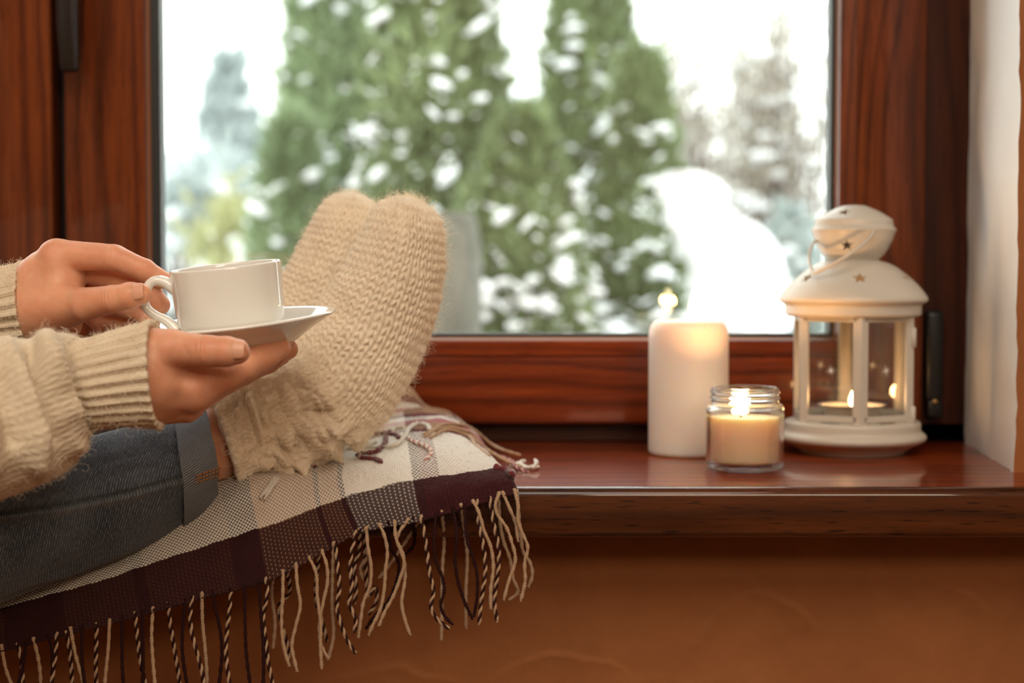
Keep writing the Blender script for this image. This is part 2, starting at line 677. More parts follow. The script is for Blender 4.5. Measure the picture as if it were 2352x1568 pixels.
def right_wall():
    """wall to the right of the window with its wavering painted reveal"""
    nz = 160
    z = np.linspace(ZS - 0.002, ZT + 0.3, nz)
    r = np.stack([0 * z, 0 * z, z], -1)
    wob = 0.0006 * fbm(r, 120, 5, 3) + 0.0018 * vnoise(r, 6, 2)
    lean = (z - ZS) * 0.002
    nd_ = 24
    t = np.linspace(0, 1, nd_)
    Tg, Zg = np.meshgrid(t, z)
    X = xr0 + lean[:, None] + (xr1 - xr0) * Tg
    Y = Y_WALL + (Y_FRAME + 0.03 - Y_WALL) * Tg
    q = np.stack([X, Y, Zg], -1)
    X = X + 0.0012 * fbm(q, 25, 4, 3) + wob[:, None] * (1 - Tg) ** 3 + 0.0015 * fbm(q, 260, 8, 2) * (sstep(0.035, 0.0, Zg - ZS))
    G = np.stack([X, Y, Zg], -1)
    link('painted_reveal', new_mesh('painted_reveal', G.reshape(-1, 3), grid_faces(nz, nd_, False)), plaster_white, wf)
    # face of the wall, sharing the wavering edge
    nx = 60
    s = np.linspace(0, 1, nx) ** 2
    S, Zg = np.meshgrid(s, z)
    X = G[:, 0:1, 0] + S * (RX1 - 0.36)
    q = np.stack([X, 0 * X, Zg], -1)
    Y = Y_WALL - 0.0008 * fbm(q, 40, 6, 3) * np.minimum(1, S * 40)
    G2 = np.stack([X, Y, Zg], -1)
    link('wall_face', new_mesh('wall_face', G2.reshape(-1, 3), grid_faces(nz, nx, False)), plaster_ochre, wf)
    link('wall_core', prism_mesh('wall_core', [(xr0 + 0.012, Y_WALL + 0.006), (xr1 + 0.012, Y_FRAME + 0.04), (xr1 + 0.012, 1.7), (RX1, 1.7), (RX1, Y_WALL + 0.006)], 2, ZS - 0.03, RTOP), plaster_ochre, wf)


right_wall()

# window board
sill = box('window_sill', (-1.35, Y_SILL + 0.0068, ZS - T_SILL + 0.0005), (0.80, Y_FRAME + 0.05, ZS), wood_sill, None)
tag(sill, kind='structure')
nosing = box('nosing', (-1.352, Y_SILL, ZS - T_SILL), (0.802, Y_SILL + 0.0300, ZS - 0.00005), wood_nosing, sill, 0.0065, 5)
nosing['label'] = 'oak front edge of the sill, darkened for its shade'

# ------------------------------------------------------------------ window
# fixed frame behind the sashes
win = empty('window_1', (0, Y_FRAME, ZS), kind='structure')


def xa(px, Y, py=500):
    return float(P(px, py, Y)[0])


def za(py, Y):
    return float(P(CX, py, Y)[2])


x_fr_l = xa(2126, Y_SASH)
box('frame_jamb', (x_fr_l - 0.01, Y_FRAME, ZS), (xr1 + 0.012, Y_FRAME + 0.07, ZT), wood_frame, win, 0.002)
box('frame_sill', (OX0, Y_FRAME, ZS), (xr1, Y_FRAME + 0.07, za(968, Y_FRAME)), wood_frame_h, win, 0.002)
box('frame_head', (OX0, Y_FRAME, ZT - 0.05), (xr1, Y_FRAME + 0.07, ZT), wood_frame_h, win)

# opening sash in view
x0, x1 = xa(146, Y_SASH, 300), xa(2126, Y_SASH)           # outer edges
g0, g1 = xa(335, Y_SASH, 300), xa(1925, Y_SASH)           # wood edges towards the glass
zb, zg = za(975, Y_SASH), za(782, Y_SASH)
YB = Y_SASH + 0.055
ZTS = ZT - 0.055


def board(name, lo, hi, m, groove=None, axis=2):
    """sash member with softened edges; a fine moulding line where the photo has one"""
    o = box(name, lo, hi, m, win, 0.0035, 3)
    return o


board('sash_stile', (x0, Y_SASH, zb), (g0, YB, ZTS), wood_v)
board('sash_stile', (g1, Y_SASH, zb), (x1, YB, ZTS), wood_v)
board('sash_rail', (g0 - 0.0005, Y_SASH + 0.0006, zb), (g1 + 0.0005, YB, zg), wood_h)
board('sash_rail', (g0 - 0.0005, Y_SASH + 0.0006, ZTS - 0.08), (g1 + 0.0005, YB, ZTS), wood_h)
# raised inner moulding round the glass (its step draws the fine line along each member)
ms = 0.0155
mz = 0.0135
link('sash_moulding', prism_mesh('sash_moulding', [(g1 - 0.0006, Y_SASH + 0.002), (g1 + 0.0004, Y_SASH - 0.0025), (g1 + ms - 0.001, Y_SASH - 0.0025), (g1 + ms, Y_SASH + 0.002)], 2, zg - mz, ZTS - 0.08), wood_v, win)
link('sash_moulding', prism_mesh('sash_moulding', [(g0 + 0.0006, Y_SASH + 0.002), (g0 - 0.0004, Y_SASH - 0.0025), (g0 - ms + 0.001, Y_SASH - 0.0025), (g0 - ms, Y_SASH + 0.002)], 2, zg - mz, ZTS - 0.08), wood_v, win)
link('sash_moulding', prism_mesh('sash_moulding', [(Y_SASH + 0.002, zg + 0.0004), (Y_SASH - 0.0025, zg - 0.0004), (Y_SASH - 0.0025, zg - mz + 0.001), (Y_SASH + 0.002, zg - mz)], 0, g0 - ms, g1 + ms), wood_h, win)
# bevelled glazing beads, then the black gasket against the glass
bead_m = simple('bead_wood', (0.30, 0.125, 0.060), 0.35)
gl0, gl1 = xa(374, Y_GLASS, 300), xa(1901, Y_GLASS)
YG = Y_SASH + 0.008
b0, b1, bz = xa(347, YG, 300), xa(1916, YG), za(773, YG)
zgl = za(765, Y_GLASS)
bd = 0.007
link('glazing_bead', prism_mesh('glazing_bead', [(g1 + 0.001, Y_SASH - 0.001), (b1, YG), (b1, YG + 0.003), (g1 + 0.001, YB)], 2, zg, ZTS - 0.08), bead_m, win)
link('glazing_bead', prism_mesh('glazing_bead', [(g0 - 0.001, Y_SASH - 0.001), (b0, YG), (b0, YG + 0.003), (g0 - 0.001, YB)], 2, zg, ZTS - 0.08), bead_m, win)
link('glazing_bead', prism_mesh('glazing_bead', [(Y_SASH - 0.001, zg - 0.001), (YG, bz), (YG + 0.003, bz), (YB, zg - 0.001)], 0, g0, g1), bead_m, win)
box('gasket', (gl1, YG + 0.0005, zgl - 0.004), (g1 + 0.001, Y_GLASS + 0.008, ZTS - 0.07), black_rubber, win)
box('gasket', (g0 - 0.001, YG + 0.0005, zgl - 0.004), (gl0, Y_GLASS + 0.008, ZTS - 0.07), black_rubber, win)
box('gasket', (g0, YG + 0.0005, zg - 0.002), (g1, Y_GLASS + 0.008, zgl), black_rubber, win)
box('pane', (gl0 - 0.004, Y_GLASS, zgl - 0.003), (gl1 + 0.004, Y_GLASS + 0.004, ZTS - 0.07), window_glass, win)
box('pane', (gl0 - 0.004, Y_GLASS + 0.016, zgl - 0.003), (gl1 + 0.004, Y_GLASS + 0.020, ZTS - 0.07), window_glass, win)
# hinge cover on the fixed frame
hx0, hx1 = xa(2131, Y_SASH), xa(2173, Y_SASH)
hc = link('hinge_cover', box_mesh('hinge_cover', (hx0, Y_SASH + 0.000, za(925, Y_SASH)), (hx1, Y_FRAME + 0.002, za(713, Y_SASH)), 0.005, 4), black_plastic, win)
link('hinge_foot', box_mesh('hinge_foot', (hx0 + 0.002, Y_SASH + 0.001, za(962, Y_SASH)), (hx1, Y_FRAME + 0.002, za(918, Y_SASH)), 0.003, 3), black_plastic, hc)
link('hinge_screw', lathe_mesh('hinge_screw', [(0.0, 0.0), (0.0024, 0.0), (0.0022, 0.0012), (0.0, 0.0014)], 14, (xa(2152, Y_SASH), Y_SASH - 0.0005, za(922, Y_SASH)), Matrix.Rotation(math.pi / 2, 4, 'X')), simple('brass', (0.6, 0.38, 0.14), 0.3, 1.0), hc)

# neighbouring sash at the left, with the meeting gap
win2 = empty('window_2', (-0.8, Y_FRAME, ZS), kind='structure')
xl1 = xa(119, Y_SASH, 300)
box('sash_stile', (xl1 - 0.085, Y_SASH - 0.001, zb), (xl1, YB, ZTS), wood_v, win2, 0.0035, 3)
box('sash_stile', (OX0 + 0.04, Y_SASH, zb), (OX0 + 0.12, YB, ZTS), wood_v, win2, 0.003)
box('sash_rail', (OX0 + 0.12, Y_SASH, zb), (xl1 - 0.085, YB, zg), wood_h, win2, 0.003)
box('sash_rail', (OX0 + 0.12, Y_SASH, ZTS - 0.08), (xl1 - 0.085, YB, ZTS), wood_h, win2, 0.003)
box('pane', (OX0 + 0.11, Y_GLASS, zg - 0.01), (xl1 - 0.08, Y_GLASS + 0.004, ZTS - 0.07), window_glass, win2)
box('mullion', (xl1 - 0.03, Y_FRAME + 0.02, ZS), (x0 + 0.03, Y_FRAME + 0.07, ZT), black_rubber, win2)
box('frame_jamb', (OX0, Y_FRAME, ZS), (OX0 + 0.06, Y_FRAME + 0.07, ZT), wood_frame, win2, 0.002)


def window_handle():
    """tapering lever that hangs down over the meeting stiles"""
    Yh = Y_SASH - 0.030
    h = empty('handle', (0, 0, 0))
    h.parent = win
    h['label'] = 'dark bronze lever handle'
    pts = [(157, -260, 20, .010), (157, -200, 25, .012), (156, -100, 25, .012), (156, 0, 24, .011), (157, 60, 23.5, .0105), (159, 110, 22, .0095), (160, 150, 20, .008), (160.5, 164, 18.5, .007)]
    n = 60
    raw = np.array([[*P(a, b, Yh), c * Yh / FPX, d] for a, b, c, d in pts])
    S = spline(raw, n)
    na = 24
    a = np.linspace(0, 2 * math.pi, na, endpoint=False)
    ca = np.sign(np.cos(a)) * np.abs(np.cos(a)) ** 0.5
    sa = np.sign(np.sin(a)) * np.abs(np.sin(a)) ** 0.6
    G = np.zeros((n, na, 3))
    G[..., 0] = S[:, 0:1] + S[:, 3:4] * ca
    G[..., 1] = S[:, 1:2] + S[:, 4:5] * sa
    # dished front face
    dish = np.exp(-(ca / 0.55) ** 2) * (sa < -0.3) * 0.0025
    G[..., 1] += dish
    G[..., 2] = S[:, 2:3]
    V = np.concatenate([G.reshape(-1, 3), G[:1].mean(1), G[-1:].mean(1)])
    F = [list(map(int, f)) for f in grid_faces(n, na, True)]
    e = (n - 1) * na
    F += [[n * na, (j + 1) % na, j] for j in range(na)] + [[n * na + 1, e + j, e + (j + 1) % na] for j in range(na)]
    me = new_mesh('lever', V, F)
    bm = bmesh.new()
    bm.from_mesh(me)
    bmesh.ops.recalc_face_normals(bm, faces=bm.faces)
    bm.to_mesh(me)
    bm.free()
    link('lever', me, bronze, h)
    c = P(157, -230, Y_SASH)
    link('rose', box_mesh('rose', (c[0] - 0.014, Y_SASH - 0.010, c[2] - 0.035), (c[0] + 0.014, Y_SASH + 0.002, c[2] + 0.035), 0.005, 3), bronze, h)
    tube('spindle', np.array([[c[0], Y_SASH - 0.005, c[2]], [c[0], Y_SASH - 0.03, c[2]]]), 0.007, bronze, h, 16)


window_handle()

# ------------------------------------------------------------------ garden in the snow
GZ = EYE - 1.05
snow_m, snt, sb = mat('snow')
setp(sb, Base_Color=(0.90, 0.92, 0.94), Roughness=0.8)
snow_g = None


def snow_ground():
    n = 60
    x = np.linspace(-16, 16, n)
    y = np.linspace(1.9, 40, n)
    X, Y = np.meshgrid(x, y)
    Z = GZ + 0.06 * fbm(np.stack([X, Y, 0 * X], -1), 0.6, 2, 3)
    me = new_mesh('snow_ground', np.stack([X, Y, Z], -1).reshape(-1, 3), grid_faces(n, n, False))
    tag(link('ground', me, snow_m), kind='structure')


snow_ground()


def leaf_mat(name, c1, c2):
    m, nt, b = mat(name)
    v = objco(nt)
    n1 = noise(nt, v, 3.0, 3.0)
    n2 = noise(nt, v, 40.0, 2.0)
    col = ramp(nt, mth(nt, 'ADD', mth(nt, 'MULTIPLY', n1, 0.5), mth(nt, 'MULTIPLY', n2, 0.5)), [(0.35, c1), (0.65, c2)])
    setp(b, Base_Color=col, Roughness=0.6, Subsurface_Weight=0.0)
    tl = nd(nt, 'BsdfTranslucent', {'Color': col})
    mx = nd(nt, 'MixShader', {0: 0.35, 1: b.outputs[0], 2: tl.outputs[0]})
    nt.links.new(mx.outputs[0], nt.nodes['Material Output'].inputs['Surface'])
    return m


green_m = leaf_mat('cypress_green', (0.080, 0.115, 0.055), (0.34, 0.43, 0.21))
green2_m = leaf_mat('cypress_light_green', (0.15, 0.21, 0.12), (0.34, 0.44, 0.24))
blue_m = leaf_mat('blue_needles', (0.36, 0.42, 0.42), (0.52, 0.59, 0.58))
yellow_m = leaf_mat('yellow_leaves', (0.32, 0.34, 0.16), (0.55, 0.54, 0.30))
beige_m = leaf_mat('dry_leaves', (0.30, 0.27, 0.22), (0.46, 0.43, 0.37))
bark_m = simple('bark', (0.12, 0.085, 0.06), 0.9)
ICO = None


def ico():
    global ICO
    if ICO is None:
        bm = bmesh.new()
        bmesh.ops.create_icosphere(bm, subdivisions=2, radius=1)
        ICO = (np.array([v.co[:] for v in bm.verts]), np.array([[v.index for v in f.verts] for f in bm.faces]))
        bm.free()
    return ICO


def sprays(pos, outd, size, r, blades=5):
    """upright fan-like sprays of scale leaves, a few slim blades each"""
    n = len(pos)
    V, F = [], []
    for b in range(blades):
        ang = (b - (blades - 1) / 2) * 0.33 + r.normal(0, 0.12, n)
        side = np.cross(outd, np.array([0, 0, 1.0]))
        side /= np.maximum(np.linalg.norm(side, axis=1, keepdims=True), 1e-6)
        d = outd * 0.45 + np.array([0, 0, 1.0]) * np.cos(ang)[:, None] + side * np.sin(ang)[:, None] * 1.2 + r.normal(0, .22, (n, 3))
        d /= np.linalg.norm(d, axis=1, keepdims=True)
        wv = np.cross(d, outd + r.normal(0, .5, (n, 3)))
        wv /= np.maximum(np.linalg.norm(wv, axis=1, keepdims=True), 1e-6)
        L = size * (0.6 + 0.8 * r.random(n))[:, None]
        wd = L * 0.10
        a = pos
        c = pos + d * L * 0.55
        e = pos + d * L
        k = len(V) * 4 * n
        q = np.stack([a, c + wv * wd, e, c - wv * wd], 1)
        V.append(q.reshape(-1, 3))
        F.append(np.arange(4 * n).reshape(n, 4) + k)
    return np.concatenate(V), np.concatenate(F)


def conifer(name, label, cat, px, Y, prof, m, nsp, nsnow, seed, size=0.13, group=None, snow_size=0.0185):
    """prof: list of (pixel y, half width in px); crown of sprays round a trunk, snow caught in it"""
    r = np.random.default_rng(seed)
    s = Y / FPX
    size, snow_size = size * Y / 5.0, snow_size * Y / 5.0
    ys = np.array([p[0] for p in prof], float)
    hw = np.array([p[1] for p in prof], float) * s * 0.82
    c = P(px, 700, Y)
    t = empty(name, (c[0], Y, GZ), label, cat, group)
    ztop = za(prof[0][0], Y)
    tube('trunk', np.array([[c[0], Y, GZ], [c[0] + 0.01, Y, GZ + 0.5 * (ztop - GZ)], [c[0], Y, ztop - 0.1]]), np.array([0.06, 0.04, 0.012]), bark_m, t, 8)
    yy = ys[0] + (ys[-1] - ys[0]) * r.random(nsp * 3) ** 0.9
    wv = np.interp(yy, ys, hw)
    keep = r.random(nsp * 3) < np.clip(wv / hw.max(), 0.08, 1)
    yy, wv = yy[keep][:nsp], wv[keep][:nsp]
    n = len(yy)
    z = EYE + (HOR - yy) * s
    a = r.random(n) * 2 * math.pi
    lump = 1 + 0.25 * vnoise(np.stack([np.cos(a) * 1.3, np.sin(a) * 1.3, z * 3.0], -1), 1.5, seed)
    rad = wv * lump * np.sqrt(0.25 + 0.75 * r.random(n))
    outd = np.stack([np.cos(a), np.sin(a), 0 * a], -1)
    pos = np.stack([c[0] + rad * np.cos(a), Y + rad * np.sin(a), z - size * 0.5], -1)
    V, F = sprays(pos, outd, size, r)
    f = link('foliage', new_mesh('foliage', V, F, smooth=False), m, t)
    f['kind'] = 'stuff'
    if nsnow:
        nsnow = int(nsnow * 1.9)
        iv, iF = ico()
        yy = ys[0] + (ys[-1] - ys[0]) * r.random(nsnow * 4) ** 0.55
        wv = np.interp(yy, ys, hw)
        keep = r.random(nsnow * 4) < np.clip(wv / hw.max(), 0.05, 1)
        yy, wv = yy[keep][:nsnow], wv[keep][:nsnow]
        n = len(yy)
        a = -math.pi / 2 + r.normal(0, 1.1, n)
        rad = wv * (0.95 + 0.45 * r.random(n)) + size * 0.25
        pc = np.stack([c[0] + rad * np.cos(a), Y + rad * np.sin(a), EYE + (HOR - yy) * s], -1)
        sz = snow_size * (0.26 + 1.30 * r.random((n, 1)) ** 3.0)
        sc = np.concatenate([sz * (0.8 + 0.8 * r.random((n, 1))), sz, sz * (0.45 + 0.3 * r.random((n, 1)))], 1)
        VV = pc[:, None] + iv[None] * sc[:, None] * (1 + 0.2 * r.normal(0, 1, (n, len(iv), 1)) * 0.5)
        tilt = r.normal(0, 0.5, (n, 1))
        VV[..., 2] += (VV[..., 0] - pc[:, None, 0]) * tilt
        FF = (iF[None] + (np.arange(n) * len(iv))[:, None, None]).reshape(-1, 3)
        so = link('snow_clumps', new_mesh('snow_clumps', VV.reshape(-1, 3), FF), snow_m, t)
        so['kind'] = 'stuff'
    return t


conifer('cypress_tree', 'tall slim green cypress directly behind the far sock toe', 'tree', 752, 6.1, [(-260, 10), (-120, 50), (0, 78), (150, 95), (300, 112), (420, 150), (560, 170), (900, 175)], green2_m, 6000, 150, 11, 0.085)
conifer('cypress_tree', 'widest green cypress with snowy crown above the near sock toe', 'tree', 1010, 4.9, [(-420, 10), (-200, 80), (0, 118), (120, 160), (300, 185), (450, 210), (600, 225), (950, 230)], green_m, 9500, 230, 12, 0.09)
conifer('cypress_tree', 'narrow green cypress with pointed crown right of the widest one', 'tree', 1352, 5.7, [(-190, 10), (-80, 55), (0, 82), (120, 92), (220, 85), (330, 120), (420, 150), (560, 170), (950, 185)], green_m, 7500, 210, 13, 0.085)
conifer('cypress_tree', 'short snow-dotted cypress filling the gap between two tall ones', 'tree', 1195, 4.2, [(240, 8), (320, 55), (450, 110), (600, 150), (950, 175)], green_m, 6500, 230, 14, 0.085)
conifer('cypress_tree', 'short dark cypress standing left of the white snow mound', 'tree', 1475, 4.9, [(120, 8), (230, 40), (350, 62), (480, 90), (600, 112), (950, 130)], green_m, 5500, 170, 15, 0.085)
conifer('cypress_tree', 'low green cypress at the left foot of the tree row', 'tree', 668, 5.45, [(250, 6), (380, 50), (500, 75), (620, 95), (950, 110)], green2_m, 3600, 100, 16, 0.08)
conifer('spruce_tree', 'pale blue spruce in the mist at the left of the window', 'tree', 528, 9.0, [(120, 4), (230, 32), (320, 62), (420, 95), (520, 130), (620, 150), (900, 160)], blue_m, 2600, 160, 17, 0.085, None, 0.026)
conifer('spruce_tree', 'small blue spruce behind the lantern and right of the snow mound', 'tree', 1815, 6.5, [(470, 5), (560, 35), (650, 58), (760, 75), (950, 85)], blue_m, 2200, 90, 18, 0.07)


def shrub(name, label, px, py, Y, rx, rz, m, n, nsnow, seed, size, twigs=40):
    """loose garden shrub: twigs from the ground, small leaves, snow on top"""
    r = np.random.default_rng(seed)
    s = Y / FPX
    c = P(px, py, Y)
    t = empty(name, (c[0], Y, GZ), label, 'shrub')
    V, F, k = [], [], 0
    ends = []
    for i in range(twigs):
        a = r.random() * 2 * math.pi
        q = r.random() ** 0.5
        e = np.array([c[0] + rx * s * q * math.cos(a), Y + rx * s * q * math.sin(a), c[2] + rz * s * (r.random() * 1.7 - 0.7)])
        b = np.array([c[0] + r.normal(0, .08), Y + r.normal(0, .08), GZ])
        mid = (b * 0.45 + e * 0.55) + np.array([*r.normal(0, 0.05, 2), 0.12])
        pth = spline(np.array([b, mid, e]), 8)
        v, f = tube_arrays(pth, np.linspace(0.007, 0.002, 8) * (Y / 6), 5)
        V.append(v)
        F += [[x + k for x in g] for g in f]
        k += len(v)
        ends.append(pth)
    tw = link('branches', new_mesh('branches', np.concatenate(V), F), bark_m, t)
    tw['kind'] = 'stuff'
    al = np.concatenate(ends)
    al = al[al[:, 2] > c[2] - rz * s]
    pos = al[r.integers(0, len(al), n)] + r.normal(0, 0.05 * Y / 6, (n, 3))
    od = r.normal(0, 1, (n, 3))
    od /= np.linalg.norm(od, axis=1, keepdims=True)
    v, f = sprays(pos, od, size, r, 3)
    fo = link('foliage', new_mesh('foliage', v, f, smooth=False), m, t)
    fo['kind'] = 'stuff'
    if nsnow:
        iv, iF = ico()
        pc = al[r.integers(0, len(al), nsnow)] + r.normal(0, 0.04, (nsnow, 3))
        sz = 0.026 * (Y / 6) * (0.4 + r.random((nsnow, 1)))
        VV = pc[:, None] + iv[None] * (sz * np.array([1.3, 1, .6]))[:, None]
        so = link('snow_clumps', new_mesh('snow_clumps', VV.reshape(-1, 3), (iF[None] + (np.arange(nsnow) * len(iv))[:, None, None]).reshape(-1, 3)), snow_m, t)
        so['kind'] = 'stuff'


shrub('garden_shrub', 'snowy bluish shrub low at the left edge of the glass', 470, 480, 8.0, 130, 90, blue_m, 1100, 90, 21, 0.07)
shrub('garden_shrub', 'yellowish green shrub just above the white cup', 575, 570, 7.2, 120, 60, yellow_m, 700, 60, 22, 0.10)
shrub('garden_shrub', 'bare beige shrub dusted with snow above the snow mound', 1610, 230, 9.0, 190, 230, beige_m, 1500, 110, 23, 0.06, 90)
shrub('garden_shrub', 'tall bare beige shrub at the right edge of the glass', 1800, 240, 7.0, 110, 260, beige_m, 1000, 70, 24, 0.055, 70)


def blob(name, centers, radii, vox, noise_amp, seed):
    import openvdb as vdb
    c = np.array(centers)
    rr = np.array(radii)
    lo = (c - rr[:, None] * 1.3).min(0)
    hi = (c + rr[:, None] * 1.3).max(0)
    ax = [np.arange(lo[i], hi[i], vox) for i in range(3)]
    X = np.stack(np.meshgrid(*ax, indexing='ij'), -1)
    d = None
    for q, r_ in zip(c, rr):
        e = np.linalg.norm(X - q, axis=-1) - r_
        d = e if d is None else smin(d, e, r_ * 0.5)
    d += noise_amp * fbm(X, 4.0 / max(rr), seed, 3)
    return iso(name, d, lo, vox)


def smin(a, b, k):
    h = np.clip(0.5 + 0.5 * (b - a) / k, 0, 1)
    return b * (1 - h) + a * h - k * h * (1 - h)


def iso_arrays(d, lo, vox):
    import openvdb as vdb
    g = vdb.FloatGrid(float(d.max()))
    g.copyFromArray(d.astype(np.float32))
    pts, quads = g.convertToQuads(0.0)
    return np.asarray(pts) * vox + lo, np.asarray(quads)[:, ::-1].astype(np.int64)


def iso(name, d, lo, vox):
    v, q = iso_arrays(d, lo, vox)
    me = new_mesh(name, v, q)
    return me


def snow_mound():
    Y = 4.2
    t = empty('snow_mound', (P(1660, 700, Y)[0], Y, GZ), 'large white heap of snow between the trees and the lantern', 'snow')
    spec = [(1572, 425, 32), (1600, 478, 50), (1640, 536, 70), (1675, 590, 85), (1692, 650, 92), (1694, 720, 95), (1694, 820, 105), (1694, 960, 120), (1694, 1120, 150), (1694, 1300, 190)]
    me = blob('heap', [P(a, b, Y) for a, b, _ in spec], [r * Y / FPX for *_, r in spec], 0.022, 0.05, 4)
    link('heap', me, snow_m, t)


snow_mound()


def planter():
    Y = 3.6
    s = Y / FPX
    c = P(1030, 765, Y)
    t = empty('stone_planter', (c[0], Y, GZ), 'weathered grey stone urn standing behind the near sock', 'planter')
    st = plaster('weathered_stone', (0.11, 0.115, 0.095), (0.17, 0.17, 0.145), 12.0, 0.4)
    zt = za(485, Y)
    H = zt - GZ
    pr = [(0.0, 0), (0.055, 0), (0.06, 0.03), (0.045, 0.06), (0.05, 0.35 * H), (0.062, 0.6 * H), (0.074, 0.8 * H), (0.072, 0.93 * H), (0.06, 0.99 * H), (0.052, H), (0.045, 0.99 * H), (0.045, 0.9 * H), (0, 0.9 * H)]
    link('urn', lathe_mesh('urn', fillet(pr, 0.02), 40, (c[0], Y, GZ)), st, t)


planter()


def house():
    Y = 22.0
    c0, c1 = P(1165, 330, Y), P(1320, 175, Y)
    t = empty('far_house', (0.5 * (c0[0] + c1[0]), Y, GZ), 'pale house with snowy roof far behind the trees', 'house')
    box('wall', (c0[0], Y, GZ), (c1[0], Y + 4, za(225, Y)), simple('pale_render', (0.66, 0.70, 0.72), 0.8), t)
    link('roof', prism_mesh('roof', [(c0[0] - 0.15, za(228, Y)), (c1[0] + 0.15, za(228, Y)), (0.5 * (c0[0] + c1[0]) + 0.3, za(178, Y))], 1, Y - 0.3, Y + 4.3), snow_m, t)
    w = box('window', (c0[0] + 0.25, Y - 0.02, za(300, Y)), (c0[0] + 0.55, Y + 0.05, za(245, Y)), simple('far_window_frame', (0.75, 0.75, 0.75), 0.6), t)
    box('pane', (c0[0] + 0.29, Y - 0.03, za(296, Y)), (c0[0] + 0.51, Y, za(249, Y)), simple('far_glass', (0.35, 0.42, 0.48), 0.2), w)


house()

# ------------------------------------------------------------------ candles on the sill
def pillar_candle():
    Yc = 1.357
    s = Yc / FPX
    c = np.array([xa(1583, Yc), Yc, ZS])
    R = 91.5 * s
    H = 0.1105
    t = empty('pillar_candle', c, 'tall white pillar candle on the sill behind the jar candle', 'candle')
    pr = [(0, 0.0005), (R * 0.95, 0.0003), (R, 0.003), (R, H - 0.0115), (R * 0.972, H - 0.0058), (R * 0.89, H - 0.0016), (R * 0.78, H), (R * 0.68, H - 0.0006), (R * 0.4, H - 0.0045), (R * 0.15, H - 0.0055), (0, H - 0.0055)]
    link('wax_body', lathe_mesh('wax_body', fillet(pr, 0.004), 72, c), wax_white, t)
    wx = xa(1596, Yc) - c[0]
    b = c + np.array([wx * 0.6, 0, H - 0.006])
    tube('wick', np.array([b, b + [0.0004, 0, 0.005], b + [0.0015, 0, 0.010]]), 0.0009, M_WICK, t, 8)
    flame(t, b + np.array([0.0006, 0, 0.004]), 0.027, 0.0042, power=0.22)


pillar_candle()

clear_glass, gnt, gb = mat('clear_jar_glass')
setp(gb, Base_Color=(1.0, 1.0, 1.0), Roughness=0.0, Transmission_Weight=1.0, IOR=1.45)

gtr = nd(gnt, 'BsdfTransparent', {'Color': (1, 1, 1)})
gmx = nd(gnt, 'MixShader', {0: 0.10, 1: gb.outputs[0], 2: gtr.outputs[0]})
gnt.links.new(gmx.outputs[0], gnt.nodes['Material Output'].inputs['Surface'])


def jar_candle():
    Yc = 1.257
    s = Yc / FPX
    c = np.array([xa(1713.5, Yc), Yc, ZS])
    t = empty('jar_candle', c, 'lit cream candle in a clear screw-neck glass jar at the sill front', 'candle')
    R = 90.0 * s
    z = lambda y: (1083 - y) * s
    Hn = z(893)
    ri = R * 0.885
    pr = [(0, 0.0016), (R * 0.72, 0.0012), (R * 0.80, 0.0), (R * 0.93, 0.0008), (R, 0.0045), (R, z(942)), (R * 0.975, z(934)), (R * 0.885, z(929)), (R * 0.862, z(926)),
          (R * 0.862, z(921)), (R * 0.895, z(918.5)), (R * 0.895, z(915.5)), (R * 0.862, z(913)), (R * 0.862, z(908)), (R * 0.895, z(905.5)), (R * 0.895, z(902.5)), (R * 0.86, z(900)),
          (R * 0.86, Hn - 0.0010), (R * 0.83, Hn), (R * 0.79, Hn - 0.0010), (R * 0.775, z(928)), (R * 0.80, z(936)), (ri, z(945)), (ri, 0.0062), (R * 0.80, 0.0042), (0, 0.0040)]
    link('glass_jar', lathe_mesh('glass_jar', fillet(pr, 0.0012, 4), 96, c), clear_glass, t)
    zw = z(961)
    rw = R * 0.872
    wp = [(0, 0.0047), (R * 0.77, 0.0050), (rw, 0.0072), (rw, zw + 0.0007), (rw * 0.97, zw), (rw * 0.5, zw - 0.0003), (0, zw - 0.0006)]
    link('wax_fill', lathe_mesh('wax_fill', fillet(wp, 0.002), 72, c), wax_cream, t)
    b = c + np.array([xa(1704, Yc) - c[0], -0.002, zw - 0.0007])
    tube('wick', np.array([b, b + [0, 0, 0.003], b + [0.0004, 0, 0.0055]]), 0.0008, M_WICK, t, 8)
    flame(t, b + np.array([0, 0, 0.0022]), 0.0125, 0.0031, power=1.1)


jar_candle()

# ------------------------------------------------------------------ lantern
lant_m, lnt, lb = mat('cream_lacquer')
setp(lb, Base_Color=(0.54, 0.49, 0.42), Roughness=0.38, Specular_IOR_Level=0.45)
bump(lnt, lb, noise(lnt, objco(lnt), 160.0, 2.0), 0.05, 0.0005)


def star_pts(r, n=5, inner=0.42, a0=math.pi / 2):
    return [((r if k % 2 == 0 else r * inner) * math.cos(a0 + k * math.pi / n), (r if k % 2 == 0 else r * inner) * math.sin(a0 + k * math.pi / n)) for k in range(2 * n)]


